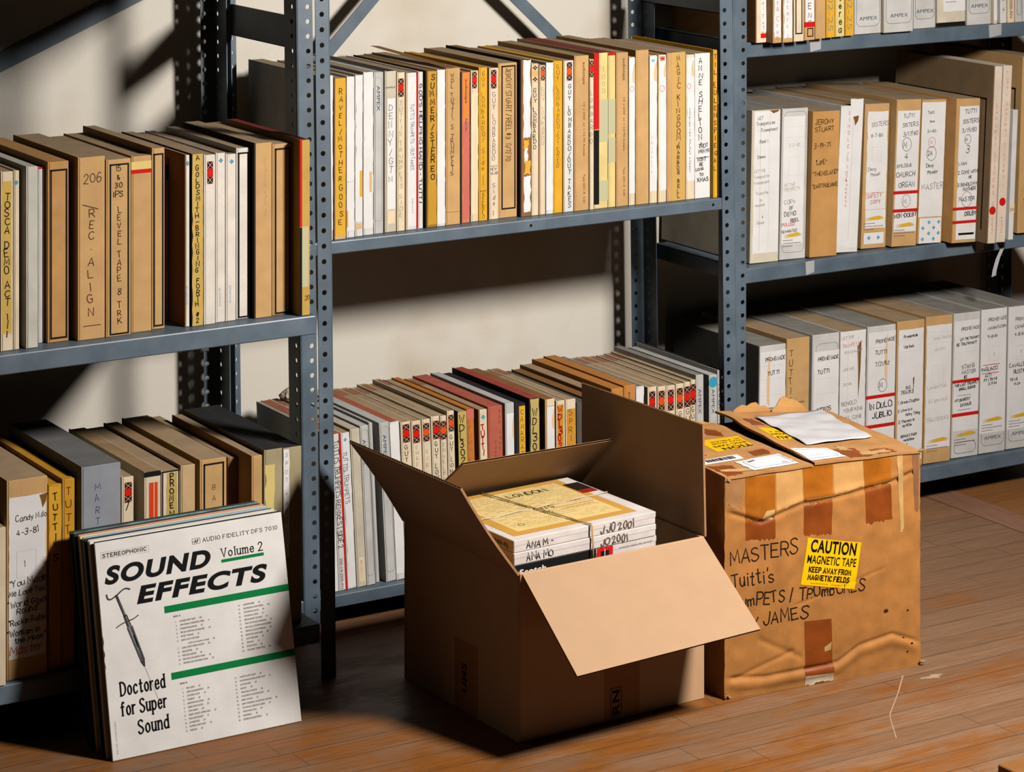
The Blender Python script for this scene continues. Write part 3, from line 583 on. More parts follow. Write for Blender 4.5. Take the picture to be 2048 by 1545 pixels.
T('MU',26.39,1.07,11.24,0.95,0.0,'KRA',[PR("audiotape",.45,1.6,BLK,.66,.24),PR("1/2' x 2500'  on 1-1/2 Mil Acetate",3.3,3.9,BRNI,.66,.17),PR("Type 2551-R  0.50",8.4,2.1,BRNI,.66,.17)],'kraft tape box with black print reading down, right of the red-topped pale yellow pair')
T('MU',27.48,0.54,10.86,0.90,0.0,'CRM',[P(0,1,.1,10,PAPER,.02),CI(2.35,.5,.17,RDI),SM(.55,.95,.5,2.0)],'white-labelled narrow tape box with a red circled mark, left of the plain kraft box')
T('MU',28.04,1.17,11.32,0.85,0.0,'KRA',[],'plain unmarked kraft tape box, tallest in the right half of the middle upper shelf')
T('MU',29.23,0.68,10.88,0.80,0.0,'CRM',[P(0,1,.1,10,PAPER,.03),RC(.25,.7,.3,.5,CYA),SM(.55,.95,.5,2.0),V("TRUMPETS",6.0,.2,PKI,.3,.02,.35)],'white-labelled tape box with a small blue chip near its top')
T('MU',29.93,0.76,10.88,0.75,0.0,'CRM',[P(.12,1,.3,10,PAPER,.02),TP(.15,.36,.3,.55,1),CI(2.5,.5,.2,RDI),SM(.7,.98,.6,1.7)],'white-labelled tape box with a red circle and the tip of a dark plaid emblem',side='KRA')
T('MU',30.72,1.68,10.96,0.75,0.0,'KRA',[RC(.28,1,0,11,KYL),V("MAGIC KINGDOM/",.25,.4,BRNI,.62,.06,.5),V("HARBOR BELL",6.9,.38,BRNI,.62,.06,.5)],'wide yellowish kraft tape box with large brown stacked capitals, middle upper shelf')
T('MU',32.42,0.79,10.74,0.70,0.0,'CRM',[P(.1,1,.25,9.4,PAPER,.03),CI(2.35,.35,.16,RDI),SM(.6,.95,.4,1.7),V("CANDIDE THE GOLDEN MARKET",4.0,.13,INKC,.45,.025,.2)],'narrow white-labelled tape box, left of the bold TO XMAS one')
T('MU',33.22,1.37,10.76,0.70,0.0,'WH',[P(0,1,0,10.9,PAPER,.0),V("ANNE SHELTON/",.35,.4,BLK,.36,.06,.53),H("TRDT",6.9,.26,BLK,.25,.05),H("PRAYR",7.3,.26,BLK,.25,.05),RC(.1,.95,7.72,7.77,BLK),H("WONT",7.9,.24,BLK,.15,.05),H("BE",8.25,.22,BLK,.3,.05),H("LONG",8.6,.22,BLK,.05,.05),H("TO",9.0,.22,BLK,.3,.05),H("XMAS",9.4,.3,BLK,.15,.055)],'wide white tape box with bold black capitals ending in TO XMAS, near the right post')
T('MU',34.61,0.38,11.00,0.30,0.0,'YEL2',[V("TIL EULENSPIEGAL",.4,.32,BLK,.5,.05,.56)],'narrow yellow tape box at the far right end of the middle upper shelf')
T('ML',3.00,0.39,10.81,0.60,-3.0,'WH',[P(0,1,.1,10.8,PAPER,.02)],'white spine sliver behind the perforated post on the middle lower shelf')
T('ML',3.41,0.66,10.81,0.60,-3.0,'WH',[RC(.78,1,0,11,RED),DN("TUTTI'S TRUMPETS REMIXES | SIDE 2",.5,7.4,INKC,.42,.36,.045),PR("250-1/4-2500-RN",8.6,2.1,BLK,.42,.2)],'white tape box with red right stripe and the word REMIXES, middle lower shelf',top='TERC')
T('ML',4.09,0.68,10.80,0.60,-3.0,'WH',[P(.1,1,.0,10.7,PAPER,.06),BL(.5,.48,.3),DN("TUTTI'S TRUMPETS",1.3,3.6,BLU,.4,.3,.04)],'white tape box with a blue diamond emblem, beside the one reading REMIXES')
T('ML',4.81,0.76,10.95,0.60,-3.0,'GBE',[P(.3,.85,8.9,10.6,CREAM,.0),PR("403 17211 1.1",9.1,1.2,GRYI,.55,.16)],'grey-beige tape box with a small tan sticker at its foot, middle lower shelf')
T('ML',5.59,0.67,11.07,0.60,-3.0,'GRY',[RRO(.15,.9,.3,10.4,GRC),PR("AMPEX",.95,1.75,NAVY,.45,.26)],'grey tape box mostly hidden behind the tip of the open carton flap')
T('ML',6.44,0.30,11.14,0.90,-3.0,'GRY',[],'grey rounded lid edge just left of a dark gap, middle lower shelf')
T('ML',7.09,0.80,11.08,0.60,-3.0,'GRY',[RRO(.15,.9,.3,10.4,GRC),PR("AMPEX",.85,1.75,NAVY,.5,.26)],'grey tape box with blue print, right of the dark gap on the middle lower shelf')
T('ML',7.91,0.74,11.03,0.60,-3.0,'WH',[P(0,1,.1,10.6,PAPER,.04)],'blank white tape box with an orange-red top, left of the plaid-marked run',top='TERC')
T('ML',8.69,0.80,10.90,0.60,-2.6,'CRM',[TP(.2,.52,1.25,.55,1),V("GUY LOMBARDO",1.65,.3,INKC,.5,.04,.42)],'cream tape box with red plaid emblem above GUY, first of the plaid run')
T('ML',9.51,0.78,10.86,0.60,-2.4,'CRM',[TP(.3,.48,1.25,.5,1),V("ENGELBERT",1.7,.26,FAINT,.5,.025,.4)],'cream tape box with red plaid emblem and faint writing, second of the plaid run')
T('ML',10.31,0.68,10.86,0.60,-2.2,'CRM',[TP(.3,.48,1.25,.5,3),V("GIRL",2.1,.28,FAINT,.5,.025,.5)],'cream tape box with orange plaid emblem, third of the plaid run')
T('ML',11.01,0.69,10.97,0.60,-2.0,'CRM',[TP(.35,.5,1.25,.6,1),V("GUY LOMBARDO",1.8,.3,INKC,.55,.04,.42)],'cream tape box with bright red plaid emblem and black capitals, fourth of the plaid run')
T('ML',11.72,0.50,10.92,0.60,-1.8,'CRM',[TP(.4,.48,1.25,.5,3),V("ENGELBERT",1.9,.26,FAINT,.5,.025,.4)],'cream tape box with orange-red plaid emblem and pencilled letters, fifth of the plaid run')
T('ML',12.24,0.58,11.18,0.60,-1.6,'CRM',[TP(.3,.4,1.15,.55,3),V("GUY LOMBARDO",1.7,.28,INKC,.5,.035,.42)],'cream tape box with small orange plaid emblem, last before a dark gap')
T('ML',13.09,0.71,11.01,0.60,-1.5,'PYL',[RC(0,1,0,11,KHA),V("WDL3021A",.3,.5,BLK,.45,.075,.58)],'khaki-yellow spine marked WDL3021A, left of a red-topped spine',side='BLKC')
T('ML',13.82,0.59,11.09,0.60,-1.5,'ORB',[RC(0,1,0,.7,PKC),V("ETUMN SON",.8,.34,RDI,.4,.04,.46)],'amber spine with a pink-red top and red letters, right of the WDL3021A spine')
T('ML',14.71,0.72,10.93,0.60,-1.2,'CRM',[BL(.55,.55,.38),V("TUTTI",1.1,.36,RDB,.5,.08,.45),DN("//  FR",3.6,1.8,RDB,.5,.45,.07)],'cream tape box with blue diamond emblem and thick red letters, middle lower shelf',side='BRN')
T('ML',15.45,1.21,11.03,0.60,-1.0,'PNK',[V("TUTTI FRUTTI",2.5,.2,BRNI,.5,.02,.34),V("CAN CANT WAIT",.3,.2,BRNI,.82,.02,.4)],'thick brick-pink tape box with creased worn top, middle lower shelf')
T('ML',16.84,0.76,11.10,0.60,-0.8,'GRY',[P(.15,.95,.75,9.6,PAPER,0),SM(.75,.95,.9,2.6)],'grey tape box with a tall white label, right of the brick-pink box')
T('ML',17.62,0.92,10.95,0.60,-0.7,'BLK2',[RC(.4,.95,.2,10,YEL),V("CAMARATA",.45,.34,INKC,.66,.035,.5)],'black tape box with a narrow yellow label and thin stacked letters')
T('ML',18.80,0.91,11.19,0.60,-0.6,'BLK2',[P(.1,.95,.05,10.6,KHA,.05),V("WDL3021",.8,.5,BLK,.5,.075,.6)],'khaki spine marked WDL3021 on a black box with a red top',top='REDT')
T('ML',20.13,0.84,10.94,0.60,-0.5,'KRA',[P(.2,.95,.55,10,PAPER,0),P(.2,.95,.0,.5,CREAM,0),SM(.7,.95,.7,2.2)],'tape box with white label and cream top edge, left of the red WDL3027 spine',top='BRNT')
T('ML',21.07,0.76,10.72,0.60,-0.5,'CRM',[P(.08,.85,.3,9.5,MUST,.02),V("WDL3027",.4,.42,RDB,.45,.11,.53)],'cream tape box with thick red WDL3027 lettering')
T('ML',21.87,0.88,10.71,0.60,-0.5,'CRM',[P(.08,.95,.7,9.5,AMB,.04),V("SPRING",.75,.42,BRNI,.5,.04,.62)],'cream tape box with amber label lettered SPRI, beside the carton flap')
T('ML',22.81,1.02,10.35,0.60,-0.4,'DGR',[],'dark grey tape box whose spine hides behind the upright carton flap')
T('ML',23.85,0.87,10.46,0.60,-0.4,'BRN',[],'brown kraft tape box next to the dark grey one, behind the carton flap')
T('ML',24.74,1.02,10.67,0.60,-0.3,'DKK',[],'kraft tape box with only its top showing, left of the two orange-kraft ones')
T('ML',25.79,1.06,10.97,0.60,-0.3,'ORK',[],'orange-kraft tape box peeping over the sloping edge of the carton flap')
T('ML',26.87,1.06,11.05,0.60,-0.3,'ORK',[PR("audiotape",.5,1.6,BLK,.5,.24)],'orange-kraft tape box with black print at its top, left of a torn white spine')
T('ML',27.95,0.71,10.87,0.60,-0.3,'WH',[P(0,1,.1,10,PAPER,.1)],'torn white tape box with a dusty grey top, left of the right-hand plaid run',top='GRYT')
T('ML',28.98,0.82,10.68,0.60,-0.3,'CRM',[TP(.35,.5,1.5,.5,1)],'cream tape box, first of the right-hand plaid run, next to a torn white spine')
T('ML',29.85,0.76,10.62,0.60,-0.3,'CRM',[TP(.35,.5,1.5,.5,3)],'cream tape box, second of the right-hand plaid run, orange emblem')
T('ML',30.63,0.81,10.59,0.60,-0.3,'CRM',[TP(.35,.5,1.5,.5,1)],'cream tape box, third of the right-hand plaid run, bright red emblem')
T('ML',31.48,0.75,10.61,0.60,-0.3,'CRM',[TP(.35,.5,1.5,.5,3),V("GUY",2.05,.34,INKC,.5,.04,.5)],'cream tape box, fourth of the right-hand plaid run, orange emblem above GUY')
T('ML',32.24,0.56,10.65,0.60,-0.3,'CRM',[TP(.35,.5,1.5,.5,1),V("GUY",2.05,.34,INKC,.5,.04,.5)],'cream tape box, fifth of the right-hand plaid run, red emblem above GUY')
T('ML',32.83,0.45,10.75,0.60,-0.3,'CRM',[TP(.35,.5,1.5,.5,1),V("GUY",2.05,.34,INKC,.5,.04,.5)],'cream tape box, last of the right-hand plaid run, beside a blue-printed grey box')
T('ML',33.30,0.71,11.04,0.60,-0.3,'GRY',[PR("AMPEX",1.05,1.85,NAVY,.5,.27)],'grey tape box with blue print immediately right of the right-hand plaid run',top='GBT')
T('ML',34.49,0.76,10.88,0.60,-0.3,'GRY',[DOT(.55,.5,.4,CYD),PR("AMPEX",1.05,1.85,NAVY,.5,.27)],'grey tape box with a round blue sticker, middle lower shelf')
T('ML',35.27,0.48,11.17,0.60,-0.3,'GRY',[PR("AMPEX",1.05,1.85,NAVY,.5,.27)],'grey tape box at the far right end of the middle lower shelf',top='DGT')
T('LU',-24.54,0.64,11.06,-7.10,0.0,'BRN',[],'brown tape box cut by the left picture edge, left upper shelf')
T('LU',-23.88,0.80,10.93,-7.10,0.0,'CRM',[P(.08,.92,.6,9.9,MUY,.04),V("TOSCA DEMO ACT III",1.3,.42,BLK,.5,.065,.52)],'cream tape box with yellow strip reading DEMO ACT in bold black, left upper shelf')
T('LU',-23.06,0.38,10.94,-7.10,0.0,'CRM',[BL(.75,.5,.32)],'narrow cream tape box with a blue diamond emblem, right of the yellow DEMO ACT strip')
T('LU',-22.29,0.78,11.11,-7.20,0.0,'GWH',[],'plain pale grey tape box with blank spine, left upper shelf',d=10.5)
T('LU',-21.10,0.43,10.85,-6.20,0.0,'WH',[RC(0,1,0,.12,RED)],'white tape box with a red top, set back beside the plain pale grey one',top='REDC')
T('LU',-20.61,1.39,11.16,-6.50,0.0,'WOD',[FR(.16,.9,.55,10.9,.12),V("OUT",2.6,.34,FAINT,.6,.03,1.3)],'kraft tape box with black frame and scuffed fuzzy face, left of the one numbered 206')
T('LU',-18.79,1.81,11.33,-6.90,0.0,'KRA',[H("206",1.35,.55,BRNI,.22,.055),DN("/",2.95,.25,BRNI,.5,.9,.06),V("REC.",3.25,.5,BRNI,.5,.055,.68),V("ALIGN",6.2,.55,BRNI,.48,.055,.78),RC(.2,.85,10.45,10.5,BRNI)],'kraft tape box numbered 206 with REC ALIGN written down it')
T('LU',-16.92,1.68,11.04,-6.90,0.0,'KRA',[FR(.18,.9,.35,10.9,.11),H("15",.6,.32,INKC,.4,.05),H("&",1.15,.28,INKC,.45,.05),H("30",1.65,.32,INKC,.38,.05),H("IPS",2.2,.36,INKC,.3,.05),V("LEVEL TAPE 8 TRK",3.0,.36,INKC,.54,.045,.49)],'kraft tape box with black frame reading LEVEL TAPE 8 TRK')
T('LU',-15.09,1.38,11.06,-6.60,0.0,'KRA',[RC(0,1,.35,.85,PYC),RC(0,1,.85,1.1,RED)],'kraft tape box with a pale yellow and red band near its top')
T('LU',-13.60,0.88,11.42,-6.40,0.0,'KRA',[FR(.18,.86,.4,11.2,.11)],'narrow tall kraft tape box with an empty black frame, right of the red-banded box')
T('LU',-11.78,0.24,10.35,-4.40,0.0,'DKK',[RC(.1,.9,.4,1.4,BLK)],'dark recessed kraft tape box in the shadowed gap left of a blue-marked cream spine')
T('LU',-11.52,0.34,10.89,-6.80,0.0,'CRW',[BL(.55,.6,.34),PR("207-25000-RND",8.3,1.2,LBL,.5,.14)],'cream-white blue-marked tape box, right of the shadowed gap on the left upper shelf',side='BRN')
T('LU',-11.10,0.82,10.90,-6.90,0.0,'CRM',[P(.05,1,0,11,MUY,.06),V("A GOLDSMITH|BRINGING FORTH #2",.1,.3,BLK,.5,.06,.385)],'yellow spine crowded with bold black capitals, left upper shelf',side='BLKC')
T('LU',-10.24,0.80,10.79,-6.90,0.0,'CRW',[TP(.45,.38,1.4,.55,1)],'cream tape box with red plaid emblem on the left upper shelf')
T('LU',-9.33,0.68,10.81,-6.70,0.0,'CRW',[BL(.5,.55,.34),PR("206-25000-RND",8.6,1.2,LBL,.45,.14)],'cream-white blue-marked tape box right of a plaid-marked one, left upper shelf')
T('LU',-8.63,0.73,10.68,-6.70,0.0,'CRW',[BL(.5,.6,.34),PR("207-00010-ND",8.4,1.1,LBL,.45,.14)],'cream-white tape box with blue emblem, left of a narrow black-framed kraft box')
T('LU',-7.78,0.98,10.97,-6.50,0.0,'CRW',[FR(.18,.86,.35,11.1,.11)],'tan tape box with an empty narrow black frame, right of the blue-marked cream boxes')
T('LU',-6.72,1.28,11.24,-6.90,0.0,'KRA',[V("DECAUSED MACHINE",1.0,.2,FAINT,.65,.02,.24)],'plain orange-kraft tape box with a faint stamp, left of the wide black-framed one',side='BLKC')
T('LU',-5.32,1.45,11.05,-6.70,0.0,'KRA',[FR(.17,.88,.35,11.0,.12)],'wide kraft tape box with an empty black frame, left of the mustard one')
T('LU',-3.86,0.74,11.34,-7.75,0.0,'MUB',[RC(0,.22,0,5.6,RED),RC(0,.22,5.65,11.6,BLK),RC(.22,.85,5.6,9.5,PGR),H("20",10.2,.36,BRNI,.5,.04)],'mustard tape box with red and black left edge, left upper shelf',top='REDC')
T('LL',-25.09,1.17,9.60,-8.10,0.0,'CRM',[],'cream tape box cut by the left picture edge, left lower shelf')
T('LL',-23.65,2.64,12.15,-7.50,0.0,'KRA',[P(.05,.97,1.05,10.9,PAPER,.05),DGE(.8,1,1.05,.9),H("Candy Milo",2.4,.42,INKC,.22,.05),H("4-3-81",3.25,.36,INKC,.25,.05),RO(.25,.72,4.4,6.0),H("1",5.2,.36,INKC,.42,.04),H("\"You Made",6.3,.4,INKC,.06,.05),H("Me Love You\"",6.9,.4,INKC,.06,.05),H("\"World Goes",7.6,.38,INKC,.04,.05),H("Round\"",8.0,.36,INKC,.25,.05),H("\"Rockin Robin",8.7,.36,INKC,.04,.05),H("\"Woman in",9.35,.36,INKC,.02,.05),H("the Moon\"",9.8,.34,INKC,.2,.05),H("Master",10.4,.5,RDI,.08,.05)],'wide kraft tape box with a long white handwritten label dated 4-3-81')
T('LL',-20.84,0.88,11.43,-7.20,0.0,'YEO',[P(.05,1,.1,10,YEO2,.1),V("TUTTI'S",.6,.42,BLK,.5,.07,.62)],'torn yellow tape box with black letters, right of the long white handwritten label')
T('LL',-19.93,0.82,11.64,-7.20,0.0,'YEO',[V("TUTTI",.5,.5,INKC,.5,.045,.8)],'yellow tape box with thin black capitals, left of the grey cloth-like box',side='KRA')
T('LL',-18.72,2.62,12.23,-7.30,0.0,'GRD',[V("MARTIN",1.1,.42,BLU,.42,.04,.72)],'wide matte grey tape box with thin stacked capitals, left lower shelf',top='GRDT')
T('LL',-15.91,0.82,11.14,-7.00,0.0,'CRM',[TP(.4,.46,1.3,.55,1),H("7",2.0,.5,BLK,.25,.06)],'cream tape box with plaid emblem and a black 7, right of the matte grey box')
T('LL',-14.39,1.13,11.23,-7.00,0.0,'CRM',[RC(0,1,0,.35,BLK),RC(.3,.82,.75,4.5,RDO),RC(.58,.62,.75,4.5,CREAM)],'cream tape box with a vermilion label, behind the record sleeves',top='TANT')
T('LL',-13.22,1.30,11.10,-7.00,0.0,'CRM',[RC(0,1,0,.1,BLK),RC(.03,.1,0,11,BLK),RC(.9,.97,0,11,BLK),P(.26,.86,.15,10,KHA,.05),V("PROMENADE",.2,.4,BLK,.56,.075,.46)],'tape box with yellow strip reading PROMENA between black borders')
T('LL',-11.85,1.01,11.26,-6.90,0.0,'TAN',[],'plain tan tape box between the PROMENA strip and a black-framed kraft box',top='TANT')
T('LL',-10.53,1.88,11.41,-6.90,0.0,'KRA',[FR(.17,.88,.35,10.8,.12),V("BACH",1.7,.34,BRNI,.52,.03,.75)],'kraft tape box with black frame and thin letters B A, behind the record sleeves')
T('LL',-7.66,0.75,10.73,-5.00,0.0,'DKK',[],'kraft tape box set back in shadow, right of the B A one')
T('LL',-6.89,0.77,11.17,-6.90,0.0,'KRA',[],'plain kraft tape box beside the grey pair with black lids, left lower shelf')
T('LL',-6.01,1.33,11.43,-6.90,0.0,'OLV',[P(.05,.6,1.0,8,PYC,.12)],'olive-grey black-lidded tape box with scraped paper, left one of a pair',top='BLT')
T('LL',-4.64,1.35,11.38,-6.90,0.0,'OLV',[P(.02,.36,.1,7.5,PAPER,.05),V("SPOT TAPE",.35,.26,GRYI,.19,.03,.55)],'olive-grey black-lidded tape box with white paper strip, right one of a pair',top='BLT')
T('RT',39.03,1.01,11.00,1.00,0.0,'CRM',[P(.45,1,.2,10.2,PAPER,.03),V("Giannini Tutti",5.5,.34,RDI,.7,.035,.48),RC(.48,.98,10.3,10.65,RED)],'cream tape box with red writing at the left end of the right top shelf',side='BRN')
T('RT',40.06,0.82,11.00,0.20,0.0,'KRA',[P(.1,.95,.2,10.6,PAPER,.07),V("Santa Cruz",6.4,.32,RDI,.5,.035,.46)],'second tape box from the left on the right top shelf, red script',side='KRA')
T('RT',40.91,0.95,11.00,0.10,0.0,'KRA',[P(.08,.95,.2,10.7,PAPER,.07),V("masters /",6.8,.3,RDI,.45,.03,.46)],'third tape box from the left on the right top shelf, worn paper',side='KRA')
T('RT',42.03,0.96,11.00,0.20,0.0,'CRM',[FR(.2,.8,.2,10.4,.1)],'tape box with black-framed spine on the right top shelf')
T('RT',43.18,1.01,11.00,0.40,0.0,'KRA',[P(.1,.95,.1,9.7,PAPER,.02),V("RAMENS",6.2,.42,BLK,.5,.05,.66),RC(0,1,9.6,10.0,RED),FR(.3,.8,10.1,10.7,.08)],'white-labelled tape box with black capitals and red foot band, right top shelf')
T('RT',44.46,1.00,11.00,0.70,0.0,'KRA',[],'plain kraft tape box above the left strip of grey tape, right top shelf')
T('RT',45.66,0.86,11.00,0.90,0.0,'YEB',[PR("202-25",7.2,3.3,GRYT,.5,.5)],'yellow tape box with grey numbers, left one of two flanking a bold-scripted spine')
T('RT',46.63,0.90,11.00,1.00,0.0,'PYL',[V("T/Sterea",6.0,.44,BLK,.5,.075,.6)],'pale yellow spine with bold black script between two yellow numbered boxes')
T('RT',47.68,0.84,11.00,1.10,0.0,'YEB',[PR("202-25",7.2,3.3,GRYT,.5,.5)],'yellow tape box with grey numbers, left of the wide grey printed boxes')
T('RT',48.80,2.63,12.00,1.40,0.0,'GLB',[AX(.6)],'first from the left of four wide pale grey tape boxes, right top shelf')
T('RT',51.46,2.94,12.00,1.10,0.0,'GLB',[AX(.7)],'second of four wide pale grey tape boxes, standing proud, right top shelf',side='GBE')
T('RT',55.27,2.24,12.00,2.10,0.0,'GLB',[AX(.75)],'third of four wide pale grey tape boxes, left of the black-footed box')
T('RT',57.58,2.92,11.60,2.00,0.0,'GBY',[P(.22,1,1,10.4,PAPER,.0),SUN(8.9,.3,1.0),RC(-.02,1.0,11.25,11.6,BLK)],'beige tape box with black foot and a white label with yellow stripes, right top shelf')
T('RT',60.52,2.50,12.00,1.80,0.0,'GLB',[AX(.9)],'fourth of four wide pale grey tape boxes, beside the thin ones')
T('RT',63.04,0.38,11.00,1.50,0.0,'CRM',[P(0,1,.1,10.7,PAPER,.1),V("Tut",7.0,.3,GRYI,.5,.03,.5)],'thin torn cream box behind the right strip of grey tape, right top shelf')
T('RT',63.82,0.67,11.00,1.60,0.0,'WH',[V("SIDE 4",7.4,.28,INKC,.5,.035,.5)],'thin white tape box with stacked small capitals near the right picture edge, right top shelf')
T('RT',64.51,0.75,11.00,1.50,0.0,'CRM',[PR("250-1/4-2500-RN",7.6,3.0,BLK,.5,.28),RC(.94,1,0,11,RED)],'thin cream tape box with 2500-RN print, right top shelf')
T('RT',65.30,0.76,11.00,1.50,0.0,'GRY',[RRO(.3,.85,7,10.4,BLK)],'thin grey tape box with a small outlined panel, second from the right picture edge')
T('RT',66.09,0.83,11.00,1.50,0.0,'GRY',[],'thin grey tape box cut by the right picture edge, right top shelf')
T('RM',39.73,2.72,11.64,2.70,1.2,'GBY',[P(.08,.98,.1,12.2,PAPER,.04),RC(.3,.32,.5,12,FNT),RC(.62,.63,.5,12,FNT),DGE(.6,.95,.05,.3),H("LET",.7,.24,INKC,.2,.03),H("Trumpets be",1.2,.26,INKC,.16,.03),H("-Triumphant",1.75,.26,INKC,.26,.03),H("Reel 1",2.7,.26,INKC,.28,.03),H("Demo",4.0,.26,INKC,.22,.03),H("LET THE",5.2,.22,FAINT,.12,.025),H("Trumpet be",5.7,.24,FAINT,.1,.025),H("Triumphant",6.2,.24,FAINT,.1,.025),H("Transfer",7.1,.26,FAINT,.16,.025),H("TO",7.7,.18,FAINT,.3,.025),H("Master",8.1,.24,FAINT,.16,.025),H("&",9.1,.2,FAINT,.4,.025),H("Slave",9.6,.24,FAINT,.22,.025)],'leftmost tape box on the right middle shelf, ruled paper with gold torn scrap',top='GBT')
T('RM',42.46,2.49,11.58,2.60,1.5,'GLB',[RRO(.1,.94,.3,12.4,BLUL),P(.06,.88,.7,11.7,PAPER,.03),RC(.12,.85,1.6,1.62,FNT),RC(.12,.85,2.5,2.52,FNT),H("2-21-82",3.2,.24,FAINT,.3,.025),RO(.28,.68,4.2,5.8),H("WE THE",6.6,.26,FAINT,.12,.025),H("TRUMPETS",7.0,.26,FAINT,.1,.025),H("COPY",8.1,.36,GRYI,.14,.035),H("OF",8.6,.28,INKC,.34,.04),H("DEMO",9.1,.36,BLK,.16,.045),H("REEL",9.65,.3,BLK,.4,.045),H("PULLED",10.0,.28,RDI,.08,.04),H("SEPARATED",10.6,.22,INKC,.06,.03),SUN(11.0,.12,.84)],'white-labelled tape box reading DEMO REEL inside a rounded blue outline, right middle shelf',top='GBT')
T('RM',44.97,2.65,11.21,2.10,1.8,'KRD',[H("JEROMY",1.0,.42,BRNI,.1,.055),H("STUART",1.65,.42,BRNI,.1,.055),H("3-19-71",3.1,.42,BRNI,.08,.055),H("\"LIFE\"",4.6,.38,BRNI,.14,.055),H("\"THEMELAND\"",5.6,.4,BRNI,.06,.055),H("\"EARTHQUAKE",6.7,.4,BRNI,.05,.055)],'bare kraft tape box dated 3-19-71 in brown marker, right middle shelf')
T('RM',47.65,2.24,11.38,2.40,3.3,'WHD',[P(.0,.42,.2,12.4,PAPER,.04),P(.4,.98,-.6,12.6,PAPER,.05),RC(.55,.57,1,12,FNT),DGE(.55,.8,.9,.9),V("SINGLE/SIDE",.5,.28,RDI,.38,.03,.52),V("TRUMPETS",6.2,.18,RDI,.38,.03,.32)],'tape box with a folded white paper strip and red stacked letters, right middle shelf')
T('RM',50.47,2.48,11.31,2.70,2.2,'KRA',[P(.12,.96,.7,11.2,PAPER,.06),RC(.2,.9,1.4,1.42,FNT),H("SISTERS",1.9,.36,INKC,.3,.035),H("8-7-80",2.9,.32,INKC,.28,.035),RO(.34,.72,3.9,5.2),H("Deny",5.9,.32,INKC,.2,.03),H("Thyself",6.4,.26,INKC,.28,.03),RC(.06,.96,8.0,8.02,RDI),H("SAFETY",8.3,.36,RDI,.16,.04),H("COPY",8.85,.34,RDI,.34,.04),RC(.06,.96,9.5,9.52,RDI),SUN(10.4,.08,.9),P(.1,.9,11.6,12.6,PAPER,.0),BL(12.05,.3,.38),BL(12.05,.68,.38)],'tape box with white label dated 8-7-80 and red SAFETY COPY, right middle shelf')
T('RM',52.97,2.49,11.53,2.00,2.8,'KRA',[P(.05,.96,1.0,11.7,PAPER,.02),H("TUTTI",1.5,.32,INKC,.3,.04),H("SISTERS",2.3,.34,INKC,.26,.04),H("3/17/80",3.1,.36,INKC,.3,.04),CI(4.0,.46,.52,BLK),H("M",4.0,.5,BLK,.32,.05),H("4",5.0,.55,BLK,.4,.05),H("EPILOGUE",5.9,.28,INKC,.1,.035),H("CHURCH",6.7,.42,BLK,.08,.045),H("ORGAN",7.6,.42,BLK,.2,.045),BD(8.1,.28,RED),CI(9.0,.52,.48,GRYI),H("M",9.0,.42,GRYI,.4,.035),BD(9.7,.28,RED),H("NON-DOLBY",10.3,.38,BLK,.06,.06),SUN(11.2,.08,.9)],'tape box with white label reading CHURCH ORGAN and two red bands, right middle shelf')
T('RM',55.47,2.48,11.36,1.90,2.8,'KRA',[P(.0,.98,.25,10.6,PAPER,.03),H("Tutti",1.2,.24,INKC,.25,.035),H("Bros",2.0,.2,INKC,.35,.035),H("3-1-80",2.9,.26,INKC,.25,.035),CI(3.9,.45,.4,RDI),H("M",3.9,.28,GRYI,.38,.03),CI(4.9,.45,.55,BLK),H("2A",4.9,.36,BLK,.3,.045),H("Deny",6.0,.3,INKC,.25,.04),H("Thyself",6.6,.28,INKC,.28,.04),H("MASTER",7.9,.5,GRYI,.1,.045),P(.05,.95,10.7,13,PAPER,.02),BL(11.1,.45,.36),BL(11.1,.85,.36),BL(11.6,.2,.36),BL(11.6,.65,.36),BL(12.1,.45,.36),BL(12.1,.85,.36),BL(12.6,.2,.36),BL(12.6,.65,.36)],'tape box with white label underlined MASTER above a patch of blue diamonds, right middle shelf')
T('RM',57.98,2.47,11.40,0.70,2.6,'KRA',[P(.14,.98,.7,12.0,PAPER,.05),H("TUTTI",1.2,.36,BLK,.38,.045),H("SISTERS",2.1,.36,BLK,.3,.045),H("3/19/80",2.9,.36,INKC,.28,.04),CI(3.7,.52,.38,BLK),H("M",3.7,.34,BLK,.42,.045),H("3",4.6,.62,BLK,.46,.05),H("1. I AM",5.9,.28,BLK,.16,.045),H("2. COME WITH",6.7,.28,BLK,.16,.045),H("ME",7.1,.24,BLK,.6,.045),H("3. BEHOLD MY",7.8,.28,BLK,.16,.045),H("MOTHER",8.2,.28,BLK,.4,.045),CI(9.1,.56,.6,GRYI),H("MASTER",9.1,.36,BLK,.24,.045),BD(9.8,.26,RED),H("DOLBY",10.4,.4,BLK,.5,.065),BD(11.0,.26,RED),P(.14,.96,11.3,12.7,PAPER,.0),RC(.25,.9,12.1,12.3,BLK)],'tape box standing proud with red bands around DOLBY and a large 3, right middle shelf',side='KRD')
T('RM',60.47,0.89,14.00,-0.60,3.2,'PKW',[V("SAMURAI SISTERS 2",3.0,.3,PKI,.5,.03,.5),DOT(11.4,.5,.33,RED),V("4222",11.9,.26,PKI,.5,.03,.35)],'left one of two tall pinkish tape boxes with red dots',side='GBR',d=12)
T('RM',61.45,0.93,14.00,-0.60,3.2,'PKW',[V("TUTTI SAMURAI SISTERS 1",.5,.26,PKI,.5,.03,.42),DOT(10.8,.5,.33,RED),V("4572",11.9,.26,PKI,.5,.03,.35)],'right one of two tall pinkish tape boxes with red dots',d=12)
T('RM',63.05,0.53,10.35,-0.20,3.0,'WH',[RC(0,1,9.4,10.3,CREAM),PH("2500",9.95,.3,BRNI,.5)],'white tape box with 2500 on a tan panel, right of the taller pinkish pair',d=11)
